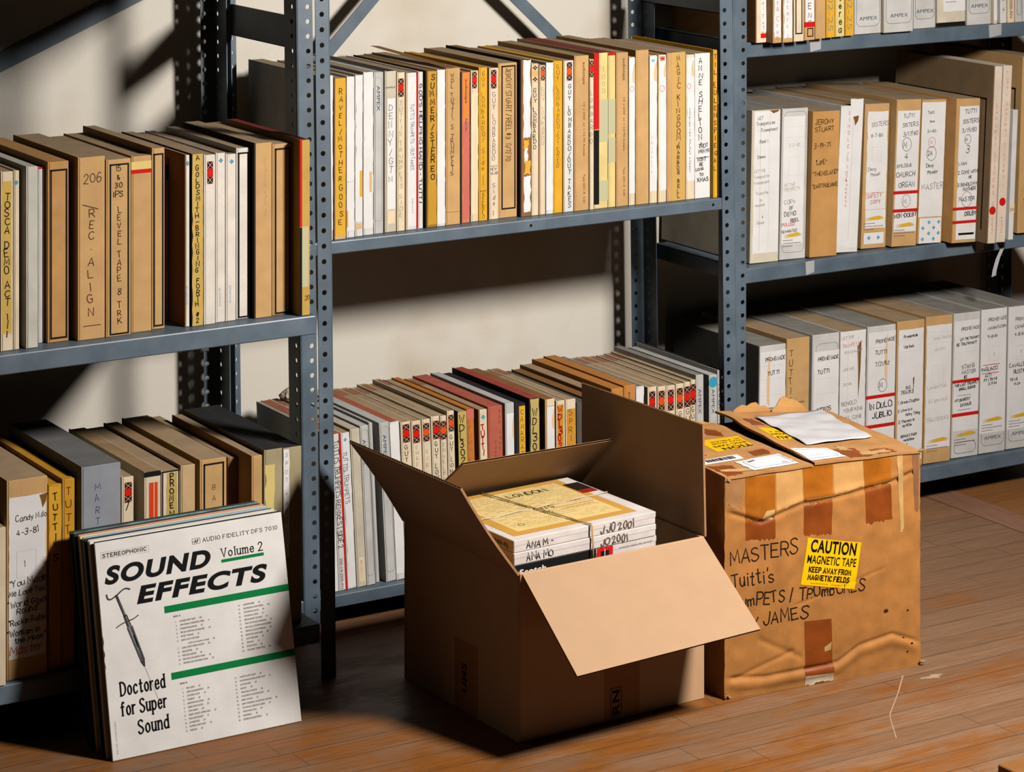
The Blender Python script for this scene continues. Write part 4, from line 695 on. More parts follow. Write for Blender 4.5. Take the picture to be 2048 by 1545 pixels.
T('RM',65.24,2.55,14.20,1.20,2.5,'KRA',[DN("REEL #8",9.6,2.0,INKC,.3,.3,.04)],'tall kraft tape box cut by the right picture edge, right middle shelf',d=11)
T('RL',40.12,2.59,11.25,2.30,0.9,'GLB',[P(.06,1,.55,11,PAPER,.03),SM(.3,.42,.7,5.5),H("PROMENADE",1.3,.36,BLK,.26,.05),H("TUTTI",2.5,.34,BLK,.34,.05),RC(.1,.9,1.8,1.82,FNT),RC(.1,.9,3.0,3.02,FNT),RC(.1,.9,4.4,4.42,FNT),H("INTROS",5.7,.28,BLK,.28,.05),RC(.3,.72,6.0,6.03,BLK),H("CONT.",6.45,.3,BLK,.38,.05),BD(7.0,.3,RED)],'grey tape box with white label reading PROMENADE above CONT, leftmost on the right lower shelf',top='GBT',side='DGR')
T('RL',42.75,2.22,11.50,2.30,1.0,'KRA',[V("TUTTI'S TRUM",1.0,.55,BRNI,.2,.05,.72),H("Transfer",5.6,.16,BRNI,.45,.025),H("From",5.95,.14,BRNI,.5,.025),H("Original",6.35,.16,BRNI,.42,.025),H("7 1/2",6.7,.16,BRNI,.52,.025)],'kraft tape box with large stacked capitals along its left edge, right lower shelf')
T('RL',45.21,2.63,11.50,2.30,1.1,'GLB',[RRO(.14,.95,.85,12,BLUL),P(.06,1,1.5,12,PAPER,.03),H("PROMENADE",2.2,.36,BLK,.22,.055),H("TUTTI",3.3,.34,BLK,.22,.055),RC(.1,.9,3.9,3.92,FNT),RC(.1,.9,5.2,5.22,FNT),H("INTROS",6.6,.34,BLK,.2,.055),RC(.2,.8,6.95,6.99,BLK),BD(7.6,.3,RED),H("REEL 18",8.3,.3,BLK,.5,.06)],'grey tape box with white label reading INTROS above a red band, right lower shelf',top='GBT')
T('RL',47.93,2.55,11.42,2.30,1.1,'WHD',[P(0,1,.0,12,PAPER,.04),DGE(.66,.82,.9,5.2),RC(.3,.31,.5,12,FNT),RC(.7,.71,.5,12,FNT),H("LET THE",.6,.26,GRYI,.06,.025),H("TRUMPETS",1.3,.28,PKI,.08,.03),H("TRIUMPHANT",1.9,.26,FAINT,.14,.025),H("SIDE ONE",3.4,.22,FAINT,.12,.025),H("35 MIN",4.7,.26,FAINT,.12,.025),H("BEHOLD",6.4,.34,GRYI,.08,.035),H("YOUR KING",7.0,.32,GRYI,.16,.035),H("WILL COME",7.7,.32,GRYI,.14,.035)],'white-papered tape box with a long vertical rip showing brown, right lower shelf')
T('RL',50.56,2.85,11.49,2.30,1.3,'GLB',[P(.04,1,.55,12,PAPER,.02),SM(.62,.72,.7,5.0),H("PROMENADE",1.4,.36,BLK,.3,.05),H("TUTTI",2.4,.36,BLK,.28,.05),RC(.1,.9,1.9,1.92,FNT),H("7/21/82",3.4,.32,INKC,.3,.045),CI(5.3,.56,.5,BLK),H("M",5.3,.42,BLK,.44,.05),BD(6.1,.3,RED),H("IN DULCI",7.1,.5,BLK,.12,.07),H("JUBLIO",7.9,.5,BLK,.22,.07),BD(8.7,.3,RED)],'grey tape box with white label reading IN DULCI between two red bands',top='GBT')
T('RL',53.51,2.81,11.54,2.30,1.4,'KRA',[P(.06,.97,.75,12.4,PAPER,.04),RC(.1,.9,1.7,1.72,FNT),RC(.1,.9,2.7,2.72,FNT),H("Promenade",1.4,.24,BLK,.25,.045),H("Various",2.3,.26,BLK,.25,.045),DGE(.6,.66,5.0,1.6),H("B.G.",5.9,.26,BLK,.36,.045),H("TRACKS",6.35,.28,BLK,.18,.045),H("1. Green Dolphin",7.2,.26,BLK,.08,.04),H("2. Love is a",7.9,.24,BLK,.08,.04),H("funny Thing",8.3,.24,BLK,.35,.04),H("3. The man in",8.9,.24,BLK,.1,.04),H("my little",9.25,.22,BLK,.25,.04),H("BONUS 2 PART",10.2,.2,BLK,.2,.04),H("variations",10.55,.2,BLK,.3,.04),H("5",11.1,.4,BLK,.42,.035)],'kraft tape box with white label headed TRACKS and a numbered list, behind the sealed carton')
T('RL',56.34,2.76,11.61,2.20,1.5,'KRA',[P(.03,.97,.8,11.7,PAPER,.03),RC(.1,.9,1.4,1.42,FNT),RC(.1,.9,2.4,2.42,FNT),H("Anne Shelton",2.0,.28,FAINT,.3,.025),H("SINGERS",3.0,.24,FAINT,.34,.02),RO(.26,.7,4.4,6.0),H("London Hall",6.3,.32,FAINT,.1,.025),H("& Light Hall",7.5,.32,FAINT,.14,.025),H("TRANSFERS",9.2,.34,FAINT,.08,.03),SUN(11.1,.1,.92)],'kraft tape box with faint grey writing on a white label, right lower shelf')
T('RL',59.28,2.78,11.52,2.30,1.5,'GLB',[P(.03,.98,.7,10.6,PAPER,.03),H("PROMENADE",1.5,.3,BLK,.3,.045),H("LET THE TRUMPET",2.4,.24,BLK,.26,.045),H("BE TRIUMPHANT",2.85,.24,BLK,.12,.045),RC(.1,.9,3.5,3.52,FNT),H("STRING",4.9,.34,INKC,.34,.04),H("MASTER",5.4,.32,INKC,.34,.04),H("#2",5.8,.26,BLK,.42,.05),BD(6.0,.28,RED),H("THE LAST TRUMPET",6.5,.24,BLK,.08,.05),H("SHALL SOUND",6.85,.22,BLK,.24,.05),RC(.2,.7,7.4,7.43,BLK),H("MY DEAREST",7.85,.22,BLK,.1,.045),H("SAVIOUR",8.3,.24,BLK,.3,.045),RC(.2,.7,8.7,8.73,BLK),BD(9.0,.3,RED),SUN(11.0,.1,.92),RRO(.1,.9,11.6,12.6,BLUL)],'grey tape box with white label reading STRING MASTER between red bands',top='GBT')
T('RL',62.09,2.74,11.53,2.20,1.4,'GLB',[AX(.6),P(0,.98,.0,11.2,PAPER,.0),H("PROMENADE",1.0,.3,BLK,.28,.045),H("CAMARATA/GPO",1.75,.26,BLK,.26,.04),H("9-18-84",2.5,.26,INKC,.26,.04),RO(.32,.7,3.4,4.7),H("1",4.1,.3,INKC,.5,.035),RC(.1,.75,5.0,5.06,RED),H("PAGLIACCI",5.45,.3,BLK,.04,.05),RC(.06,.7,5.75,5.81,RED),H("ACT I",6.0,.24,BLK,.18,.045),H("PT 1. TR 1-8",6.4,.22,BLK,.14,.045),H("2. 17-24",6.75,.2,BLK,.32,.045),SUN(10.1,.08,.9)],'pale grey tape box with white label reading ACT I, right lower shelf',top='GBT')
T('RL',64.88,2.78,11.47,2.10,1.4,'GLB',[AX(.6),P(0,.98,.0,11.2,PAPER,.0),H("PROMENADE",1.2,.3,BLK,.28,.045),H("CAMARATA",1.9,.28,BLK,.26,.04),H("9-18-84",2.6,.26,INKC,.26,.04),RO(.32,.7,3.6,4.9),H("1",4.2,.3,INKC,.5,.035),H("CAVALLERIA",5.4,.34,BLK,.06,.05),H("RUSTICANA",6.0,.32,BLK,.24,.05),H("TR 1-8",6.7,.24,BLK,.1,.045),H("17-24",7.1,.22,BLK,.25,.045),SUN(10.1,.08,.9)],'pale grey tape box with white label cut by the right picture edge, right lower shelf',top='GBT')
# ------------------------------------------------------------------ helpers for printed fronts
def serif(F, part, txt, u, v, wd, cap, th, c, se=.1, jit=0):
    S, W = pen(txt, cap, wd, th, jit, serif=se, gap=2.0); F.shapes(part, S, c, lambda x,y: (u+x, v+y))
def sans(F, part, txt, u, v, wd, cap, c, off=.0, shear=0, rot=0, xs=None):
    vs, fs, W = bfont(txt, cap/.73, off, shear, 1, 1+off*3.2, 8 if cap > .4 else 3); k = wd/W if wd else (xs or 1); ca, sa = math.cos(rot), math.sin(rot)
    F.shapes(part, [(vs, fs)], c, lambda x,y: (u+x*k*ca-y*sa, v+x*k*sa+y*ca)); return W*k
def bar(F, part, u0, v0, u1, v1, c): F.poly(part, [(u0,v0),(u1,v0),(u1,v1),(u0,v1)], c)
# ------------------------------------------------------------------ records leaning against the left lower shelf
TILT = -math.atan2(2.8, 12.25)
SL = [((226,220,213),(226,220,213),'white record sleeve with SOUND EFFECTS in heavy black slanted letters, front of the leaning records'),
 ((30,28,27),(36,33,30),'record sleeve with black edge showing right behind the front white sleeve'),
 ((232,226,218),(230,224,214),'white record sleeve third from the front of the leaning records, with thick pale top edge'),
 ((214,206,190),(220,214,204),'cream record sleeve behind the thick pale-edged white one'),
 ((34,32,30),(60,52,46),'dark record sleeve just in front of the pale blue edged one'),
 ((150,176,190),(168,188,200),'record sleeve with pale blue top edge in the leaning stack'),
 ((222,206,150),(226,212,160),'record sleeve with pale yellow top edge behind the pale blue one'),
 ((206,150,130),(216,170,150),'record sleeve with faded salmon top edge in the leaning stack'),
 ((40,34,30),(52,46,40),'brown-black record sleeve in front of the green ones at the back of the stack'),
 ((46,84,78),(58,92,84),'record sleeve with mottled sea-green picture front, second from the back of the stack'),
 ((30,44,40),(38,54,48),'dark green record sleeve at the very back, resting against the tape boxes')]
y = -13.95; xo = -19.48
for i, (c, ce, lab) in enumerate(SL):
    t = .15 if i else .13
    b = MB(); b.box((0,0,0),(12.58,t,12.58), card(c, .6, .06)); te = card(ce, .7, .2)
    for k in (1,3): b.m[k] = b.mi(te)
    if i == 9:
        q = bpy.data.materials.new('mottled_picture'); tt = nt(q); n = tt.nodes.new('ShaderNodeTexNoise'); n.inputs['Scale'].default_value = 22; n.inputs['Detail'].default_value = 5
        tcn = tt.nodes.new('ShaderNodeTexCoord'); tt.links.new(tcn.outputs['Object'], n.inputs['Vector'])
        r = tt.nodes.new('ShaderNodeValToRGB'); r.color_ramp.elements[0].position = .4; r.color_ramp.elements[0].color = col4((22,40,38)); r.color_ramp.elements[1].position = .6; r.color_ramp.elements[1].color = col4((110,150,140)); tt.links.new(n.outputs['Fac'], r.inputs[0]); tt.links.new(r.outputs[0], tt.nodes['Principled BSDF'].inputs['Base Color'])
        b.m[2] = b.mi(q); b.m[1] = b.mi(q)
    dz = (0, .05, .16, .02, .12, .2, .1, .22, .05, .3, .12)[i]; dx = (0, .1, -.12, -.05, -.18, -.1, -.22, -.15, -.3, -.22, -.32)[i]
    s = b.build('record_sleeve', None, (xo+dx, y, t*.22+.01), (TILT, 0, (0,.4,-.3,.3,-.4,.5,-.2,.3,0,.6,.2)[i]*math.pi/180), bevel=.03)
    tag(s, lab, 'record', 'records leaning on the left lower shelf')
    if i == 0: FRONT = s
    y += .315 if i else .2
F = Face(lambda u,v,o: (u,-o,v)); K = (8,8,10); GN = (0,120,58)
F.line('printed_frame', [(.34,11.6),(3.46,11.56),(3.48,11.95),(.35,11.98),(.34,11.6)], .015, (150,145,142))
serif(F, 'stereo_lettering', 'STEREOPHONIC', .45, 11.67, 2.86, .2, .045, K, .12)
F.line('label_emblem', rrect(6.37,11.55,6.9,11.87,.06), .022, K, True); sans(F, 'label_emblem', 'AF', 6.47, 11.61, .34, .2, K, .03, .2); bar(F, 'label_emblem', 6.4, 11.69, 6.48, 11.72, K)
serif(F, 'header_lettering', 'AUDIO FIDELITY DFS 7010', 7.08, 11.6, 5.1, .22, .03, K, .13)
sans(F, 'title_lettering', 'SOUND', .45, 10.12, 7.05, 1.0, K, .044, .24)
sans(F, 'title_lettering', 'EFFECTS', 2.4, 8.7, 8.85, .98, K, .044, .24)
serif(F, 'volume_lettering', 'Volume 2', 8.25, 10.5, 2.8, .5, .06, K, .12)
bar(F, 'green_rule', 8.2, 10.18, 11.1, 10.36, GN); bar(F, 'green_rule', 4.15, 7.83, 12.57, 8.23, GN); bar(F, 'green_rule', 4.22, 3.93, 12.57, 4.33, GN)
INK2 = (48,44,44)
def tracks(L, un, ut, v, dv):
    F.lift(); F.hold = True
    for q in L:
        if q[0]: sans(F, 'track_list', q[0]+'.', un, v, None, .105, INK2, 0, xs=.78)
        w_ = sans(F, 'track_list', q[1], ut+(0 if q[0] else .45), v, None, .105, INK2, 0, xs=.8)
        if q[2]: sans(F, 'track_list', q[2], ut+(0 if q[0] else .45)+w_+.26, v, None, .105, INK2, 0, xs=.78)
        v -= dv
    F.hold = False
sans(F, 'track_list', 'SIDE A', 4.68, 7.5, .48, .1, INK2, 0); sans(F, 'track_list', 'SIDE B', 4.72, 3.57, .48, .1, INK2, 0)
tracks([('1','CHINESE NEW YEAR','1:06'),('2','CAR CRASH, SCREAMING TIRES',':11'),('3','DYNAMITE BLASTING',':57'),('4','707 JET STARTING UP ENGINES','1:37'),('5','707 JET TAXIING',':41'),('6','HEAVY DUTY MOTORS',''),('','(with circuit breakers closing)',':26'),('7','COAL HOIST WINCH ROOM',':38'),('8','HELICOPTER',':23'),('9','FENCING LESSON',':48'),('10','MAN ON CONCRETE STAIRS',':45'),('11','WOMAN ON WOODEN STAIRS',':18')], 4.8, 5.07, 7.17, .2236)
tracks([('12','LAWNMOWER',':45'),('13','SHOVELING SCRAP METAL','1:02'),('14','SHOVELING SNOW',':29'),('15','SHOVELING SAND',':31'),('16','RESTAURANT SOUNDS:','14'),('17','TRAY OF DISHES CRASHING',':07'),('18','SEA GULLS, STATEN ISLAND FERRY',''),('19','MANTLE CLOCK STRIKING',':34'),('20','ELEVATOR AND GATE',':38'),('21','SLOT MACHINE',':22'),('22','"BOINGS"',':16'),('23','POGO STICK',':25'),('24','CALLIOPE: "DIXIE" (P.D)',':40')], 9.04, 9.38, 7.43, .224)
tracks([('1','SEA LIONS',':30'),('2','AFRICAN ELEPHANTS',':30'),('3','CHICKEN COOP',':27'),('4','TURKEYS',':28'),('5','BANTAM ROOSTERS',':18'),('6','GEESE AND DUCKS',':22'),('7','COW BARN','1:07'),('8','SHEEP, GOATS, LAMBS, KIDS',':30'),('9','PIGS AND PIGLETS',':31'),('10','GUINEA PIGS',':29'),('11','PUPPIES IN PET SHOP',':30'),('12','PIGEONS',':29')], 4.85, 5.12, 3.25, .2227)
tracks([('13','CHIMPS IN PET SHOP',':30'),('14','MOURNING DOVES IN PET SHOP',':31'),('15','DOG POUND',':38'),('16','BROOK',':38'),('17','WALKING IN SNOW',':28'),('18','CHILDREN IN PLAYGROUND',':29'),('19','BABY CRYING',':30'),('20','BABY SNEEZING, LAUGHING, PLAYING',':28'),('21','SHUFFLING, DEALING CARDS',':34'),('22','THROWING DICE',':29'),('23','HANDBALL',':38'),('24','DRIBBLING BASKETBALL',':32')], 8.37, 8.7, 3.26, .2255)
for txt, u, v, wd in (('Doctored', .88, 3.6, 2.85), ('for Super', .8, 2.46, 2.95), ('Sound', 1.8, 1.26, 1.95)): serif(F, 'slogan_lettering', txt, u, v, wd, .76, .088, K, .1)
sp_ = (60,58,60); lt = (170,168,170)
F.line('syringe_drawing', _cat([(.5,9.5),(.55,9.27),(.75,9.2),(1.15,9.38),(1.5,9.6),(1.75,9.68),(2.02,9.6)]), .08, sp_)
F.line('syringe_drawing', [(1.12,9.36),(1.56,8.11)], .15, sp_); F.line('syringe_drawing', [(1.17,9.3),(1.58,8.15)], .05, lt)
F.line('syringe_drawing', _cat([(.96,7.52),(1.25,7.66),(1.7,7.78),(2.1,7.86),(2.42,8.02)]), .06, sp_)
F.poly('syringe_drawing', [(1.46,8.12),(1.68,8.18),(1.92,7.5),(1.66,7.42)], sp_); F.line('syringe_drawing', [(1.6,8.1),(1.8,7.5)], .07, lt)
F.poly('syringe_drawing', [(1.62,7.4),(1.98,7.5),(2.6,5.42),(2.32,5.33)], (84,82,84)); F.line('syringe_drawing', [(1.78,7.38),(2.42,5.42)], .06, (220,218,216)); F.line('syringe_drawing', [(1.92,7.3),(2.52,5.45)], .035, (20,20,22)); F.line('syringe_drawing', [(2.0,6.9),(2.2,6.2)], .09, (20,20,22))
F.poly('syringe_drawing', [(2.3,5.34),(2.58,5.42),(2.58,5.02),(2.52,5.0)], sp_); F.line('syringe_drawing', [(2.55,5.0),(3.25,3.0)], .016, (120,118,118))
sans(F, 'spine_print', 'AUDIO FIDELITY  DFS 7010', .32, 2.25, 1.9, .07, (150,146,144), 0, 0, -math.pi/2)
for q in [(.03,7.2,.07,6.6),(.02,6.4,.08,5.9),(.02,5.7,.06,5.2)]: F.poly('worn_edge', [(-.02,q[1]),(q[2]*.5,q[1]-.1),(q[2],q[3]+.2),(q[2]*.3,q[3]),(-.02,q[3]-.1)], (70,58,46))
F.build(FRONT)
# ------------------------------------------------------------------ open carton on the floor
KB = card((198,157,118), .8, .025); KIN = card((178,142,108), .8, .03); KGO = card((222,164,84), .8, .07); KED = card((170,126,84), .9, .2)  # back flap's inner colour has golden bounce light painted in
CA = thing('cardboard_carton', 'open brown cardboard carton with spread flaps and tied tape boxes inside, on the floor', 'carton', (2.75,-24.05,0.01), (0,0,math.radians(1.6)))
W_, D_, H_, t_ = 13.95, 13.7, 10.25, .17
b = MB()
b.box((0,0,0),(W_,t_,H_), KB); b.box((0,D_-t_,0),(W_,D_,H_), KB); b.box((0,t_,0),(t_,D_-t_,H_), KB); b.box((W_-t_,t_,0),(W_,D_-t_,H_), KB); b.box((t_,t_,0),(W_-t_,D_-t_,t_), KB)
b.build('carton_body', CA, bevel=.03)
def flap(name, A, Bp, Cc, Dd, th=.15, out=KB, inn=KIN, trim=0, curve=0):
    "corrugated flap: hinge A-Bp, tip Cc(at A)-Dd(at Bp); flutes run hinge to tip and show on the cut edge"
    A, Bp, Cc, Dd = map(Vector, (A, Bp, Cc, Dd)); n = (Bp-A).cross(Cc-A).normalized()
    def p(s, t, k): 
        q = (A*(1-s)+Bp*s)*(1-t)+(Cc*(1-s)+Dd*s)*t
        return q+n*(k+curve*math.sin(math.pi*t)*(s-.5)*2*.5)
    b = MB(); NS, NT = 10, 6
    for k, m, fl in ((0, out, 0), (th, inn, 1)):
        vs = [p(i/NS, j/NT, k) for j in range(NT+1) for i in range(NS+1)]
        b.add(vs, [(j*(NS+1)+i, j*(NS+1)+i+1, (j+1)*(NS+1)+i+1, (j+1)*(NS+1)+i) for j in range(NT) for i in range(NS)], m)
    ln = (Bp-A).length; m_ = int(ln/.075)
    vs = []
    for i in range(m_+1):
        k = th*(.5+.48*math.cos(2*math.pi*i/4)); vs += [p(i/m_, j/NT, k) for j in range(NT+1)]
    b.add(vs, [(i*(NT+1)+j, i*(NT+1)+j+1, (i+1)*(NT+1)+j+1, (i+1)*(NT+1)+j) for i in range(m_) for j in range(NT)], KED)
    for s in (0, 1):
        vs = [p(s, j/NT, k) for j in range(NT+1) for k in (0, th)]
        b.add(vs, [(2*j, 2*j+1, 2*j+3, 2*j+2) for j in range(NT)], KED)
    # thick paper rims along the cut
    for k in (0, th):
        for i in range(m_):
            b.add([p(i/m_,1,k), p((i+1)/m_,1,k), p((i+1)/m_,1,k+(.028 if k == 0 else -.028)), p(i/m_,1,k+(.028 if k == 0 else -.028))], [(0,1,2,3)], KED)
    return b.build(name, CA)
flap('flap', (.15,-.0,H_-.02), (W_-.05,-.0,H_-.02), (.25,-5.75,5.7), (14.2,-5.4,5.85), out=KIN, inn=KB)['label'] = 'front flap folded outwards and down, brightly lit'
flap('flap', (-.02,D_,H_-.02), (-.02,0,H_-.02), (-3.85,13.95,15.85), (-4.1,.1,16.1), out=KB, inn=KIN, curve=.25)['label'] = 'left flap slanting up and outwards'
flap('flap', (W_+.02,0,H_-.02), (W_+.02,D_,H_-.02), (13.76,-.05,17.35), (13.95,D_+.0,17.2), out=KB, inn=KIN)['label'] = 'right flap standing upright'
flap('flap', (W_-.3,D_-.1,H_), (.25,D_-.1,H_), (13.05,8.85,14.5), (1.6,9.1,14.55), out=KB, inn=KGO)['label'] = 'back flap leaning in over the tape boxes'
F = Face(lambda u,v,o: (u,-o,v))
F.poly('packing_tape', [(6.2,0),(8.9,0),(8.9,4.6),(6.2,4.6)], (176,126,80))
sans(F, 'printed_lettering', 'RN', 7.35, .35, 1.5, .55, 'BLK', .03, 0, math.pi/2); F.line('printed_lettering', [(6.7,.3),(7.5,.3),(7.5,2.0),(6.7,2.0),(6.7,.3)], .05, 'BLK')
F.build(CA)
F = Face(lambda u,v,o: (-o,D_-u,v))
F.poly('packing_tape', [(6.2,0),(8.9,0),(8.9,4.4),(6.2,4.4)], (176,126,80)); sans(F, 'printed_lettering', 'UMS', 7.6, 1.2, 1.8, .6, 'BLK', .03, 0, math.pi/2); F.build(CA)
# tape boxes stacked inside it
ST = [('flat','cream tape box with yellow panelled lid marked LONDON, topmost in the open carton'),('flat2','white-edged tape box second from the top in the open carton'),('scotch','white, black and red tape box, third from the top in the open carton')]
ZT = 11.72; SX, SY, SR = 3.38, -22.3, math.radians(3.3); BW, BD_, BT = 10.95, 9.55, .765
for i in range(14):
    z = ZT-BT*(i+1)+.004
    lab = ST[i][1] if i < 3 else 'cream tape box lying in the lower part of the stack inside the open carton'
    c = 'CRM' if i != 2 else 'WH'
    b = MB(); b.box((0,0,0),(BW,BD_,BT-.015), card((216,203,194) if i < 3 else 'CRM')); b.m[5] = b.mi(card((206,160,96)) if i < 2 else card('CRM'))
    jx = (0,-.02,.06)[i] if i < 3 else 0; jy = (0,-.06,.02)[i] if i < 3 else .05
    o = b.build('tape_box', None, (SX+jx,SY+jy,z), (0,0,SR), bevel=.04); tag(o, lab, 'tape box', 'tape boxes stacked in the open carton')
    if i > 2: continue
    l = MB(); l.box((-.02,-.02,BT*.52),(BW+.02,BD_,BT-.01), card((218,206,198))); l.m[5] = l.mi(card((206,160,96)) if i < 2 else card('WH')); l.build('lid', o, bevel=.03)
    F = Face(lambda u,v,o_: (u,-.02-o_,v))
    if i < 2:
        S, Wd = pen('ANA M -' if i == 0 else 'ANA MO', .42, 4.2, .05, .07); F.shapes('handwriting', S, 'INKC', lambda x,y: (.95+x, .14+y))
        S, Wd = pen('JO 2001' if i else 'J JO 2001', .46, 3.3, .085, .07); F.shapes('handwriting', S, (104,86,76), lambda x,y: (6.6+x, .12+y))
        F.build(o)
        G2 = Face(lambda u,v,o_: (-.02-o_,BD_-u,v)); sans(G2, 'printed_lettering', '2500-RJ', 7.2, .2, 1.7, .3, (110,78,44), .01); G2.build(o)
    else:
        bar(F, 'printed_panel', 0, 0, 6.2, BT-.03, 'BLK'); bar(F, 'printed_panel', 6.25, .05, 7.5, BT-.03, 'RED'); bar(F, 'printed_panel', 6.55, .12, 7.2, .5, 'BLK'); bar(F, 'printed_panel', 6.85, .1, 6.9, .6, 'WH')
        sans(F, 'printed_lettering', 'Scotch', .35, .1, 2.0, .36, 'WH', .03); sans(F, 'printed_lettering', 'PATENTED UNDER ONE OR MORE', 8.0, .42, 2.6, .1, 'GRYI'); F.build(o)
    if i == 0:
        F = Face(lambda u,v,o_: (u,v,BT-.005+o_)); YB = (202,150,62); YP = (226,196,128)
        F.poly('lid_panel', [(.55,.75),(10.05,.75),(10.05,9.5),(.55,9.5)], YB, paper=True); F.poly('lid_panel', [(1.3,1.45),(9.4,1.45),(9.4,8.9),(1.3,8.9)], YP, paper=True)
        for r in range(22):
            v = 2.0+r*.32; cc = (196,118,80) if r in (9,10,11) else (186,158,104)
            x = 1.6; F.hold = r > 0
            while x < 9.1:
                q = RND.uniform(.15,.7)
                if RND.random() < .7: F.poly('fine_print', [(x,v),(min(x+q,9.2),v),(min(x+q,9.2),v+.05),(x,v+.05)], cc)
                x += q+.12
        F.hold = False; sans(F, 'red_print', 'DO NOT PLAY OR ERASE', 6.2, 4.2, 3.0, .14, (206,92,60)); sans(F, 'red_print', 'MASTER RECORDING', 6.4, 3.8, 2.6, .12, (206,92,60))
        S, Wd = pen('LONDON', .6, 3.1, .075, .05); F.shapes('handwriting', S, 'BLK', lambda x,y: (5.0+x, 7.6+y))
        S, Wd = pen('IN 5', .5, 1.3, .06, .08); F.shapes('handwriting', S, 'BLK', lambda x,y: (5.2+x, 4.4+y))
        S, Wd = pen('SX', .42, .7, .05, .08); F.shapes('handwriting', S, 'BLK', lambda x,y: (4.9+x, 3.6+y))
        F.line('handwriting', circ(2.3,2.5,.2,16), .035, 'BLK', True)
        F.poly('lid_corner_print', [(9.6,6.6),(10.8,6.6),(10.8,8.2),(9.6,8.2)], (40,26,22)); F.poly('lid_corner_print', [(9.6,5.9),(10.8,5.9),(10.8,6.6),(9.6,6.6)], (150,34,28))
        F.build(o)
def on_stack(u, v, z): 
    ca, sa = math.cos(SR), math.sin(SR); return (SX+u*ca-v*sa, SY+u*sa+v*ca, z)
b = MB()
for o_ in (-.05, .05):
    pts = [on_stack(4.0+1.6*k/12*1.1+o_*math.sin(k*1.7)*1.2, 9.5-9.55*k/12, ZT+.11+.02*math.sin(k)) for k in range(13)]+[on_stack(5.8+o_*.6, -.2, ZT-.0), on_stack(5.85+o_*.5, -.24, ZT-1.2), on_stack(5.85+o_*.5, -.24, ZT-2.2)]
    b.tube(pts, .035, card((196,158,104), .9))
tag(b.build('twine', smooth=True), 'tan twine tied front to back over the stack in the open carton', 'string')
b = MB(); P0 = [on_stack(.02+k*.91, 4.6+.09*k*.5+.04*math.sin(k*2), ZT+.06+.03*math.sin(k*2.2)) for k in range(13)]
for a_, c_ in zip(P0, P0[1:]): b.slab([(a_[0],a_[1]-.07,a_[2]),(c_[0],c_[1]-.07,c_[2]),(c_[0],c_[1]+.07,c_[2]),(a_[0],a_[1]+.07,a_[2])], (0,0,1), .015, card((226,206,178)))
tag(b.build('ribbon'), 'narrow pale ribbon tied side to side over the stack in the open carton', 'string')
# ------------------------------------------------------------------ sealed carton
CB = thing('cardboard_carton', 'sealed battered cardboard carton with brown tape marks and a yellow caution sticker, on the floor', 'carton', (17.62,-24.56,0.01), (0,0,math.radians(-6.2)))
KC = card((182,120,58), .75, .16, .5, .35); KC2 = card((206,152,88), .78, .12, .5, .3)
CW, CD, CH = 14.72, 11.6, 14.1
from mathutils import noise as NZ
def cr(v, c, s): return math.exp(-((v-c)/s)**2)
CRL = [(0,11.9),(1.6,11.3),(2.6,10.9),(5.8,11.75),(8,11.8),(10.6,12.1),(12.3,12.25),(14.8,12.9)]
CRB = [(0,1.35),(3,1.0),(6,1.1),(8.3,1.15),(10,2.0),(12.5,2.4),(14.8,1.5)]
def lerp(L, u):
    for (a,b_),(c,d) in zip(L, L[1:]):
        if u <= c: return b_+(d-b_)*max(0,(u-a))/(c-a)
    return L[-1][1]
def bump(u, v):
    e = min(1, min(u, CW-u)/.7)*min(1, min(v, CH-v)/.5)
    r = .22*math.sin(math.pi*min(max(u/CW,0),1))*math.sin(math.pi*min(max(v/CH,0),1))
    r += -.11*cr(v, lerp(CRL,u), .14)+.07*cr(v, lerp(CRL,u)+.3, .25)
    r += -.12*cr(v, lerp(CRB,u), .13)+.1*cr(v, lerp(CRB,u)-.4, .35)
    r += -.07*cr(v-(.28*u), 1.0, .16)*(1 if u < 5 else 0)-.06*cr(v+.5*(u-3), 3.2, .2)*(1 if 2.4 < u < 5.6 else 0)
    r += -.05*cr(v-.22*u, 4.2, .08)*(1 if 5 < u < 12 else 0)
    r += .07*NZ.noise(Vector((u*.35,v*.35,3)))+.03*NZ.noise(Vector((u*1.1,v*1.1,7)))
    return r*e
def grid(mb, fn, a0, a1, b0, b1, n, m, mat):
    vs = [fn(a0+(a1-a0)*i/n, b0+(b1-b0)*j/m) for j in range(m+1) for i in range(n+1)]
    mb.add(vs, [(j*(n+1)+i, j*(n+1)+i+1, (j+1)*(n+1)+i+1, (j+1)*(n+1)+i) for j in range(m) for i in range(n)], mat)
def wob(v): return .05*NZ.noise(Vector((v*.5,9,1)))+.03*NZ.noise(Vector((v*1.7,2,1)))
b = MB()
grid(b, lambda u,v: (u+wob(v)*(1-2*u/CW), -bump(u,v), v), 0, CW, 0, CH, 130, 130, KC)
grid(b, lambda s,v: (wob(v)-.18*math.sin(math.pi*s/CD)*math.sin(math.pi*v/CH)+.06*NZ.noise(Vector((s*.6,v*.6,11)))*min(1,s)*min(1,CD-s), s, v), CD, 0, 0, CH, 24, 40, KC)
grid(b, lambda s,v: (CW-wob(v), s, v), 0, CD, 0, CH, 12, 40, KC)
grid(b, lambda u,v: (u+wob(v)*(1-2*u/CW), CD, v), CW, 0, 0, CH, 4, 40, KC)
b.quad([(0,0,.01),(0,CD,.01),(CW,CD,.01),(CW,0,.01)], KC); b.quad([(.1,.1,13.6),(CW-.1,.1,13.6),(CW-.1,CD-.1,13.6),(.1,CD-.1,13.6)], card('DKK'))
b.build('carton_body', CB, smooth=True)
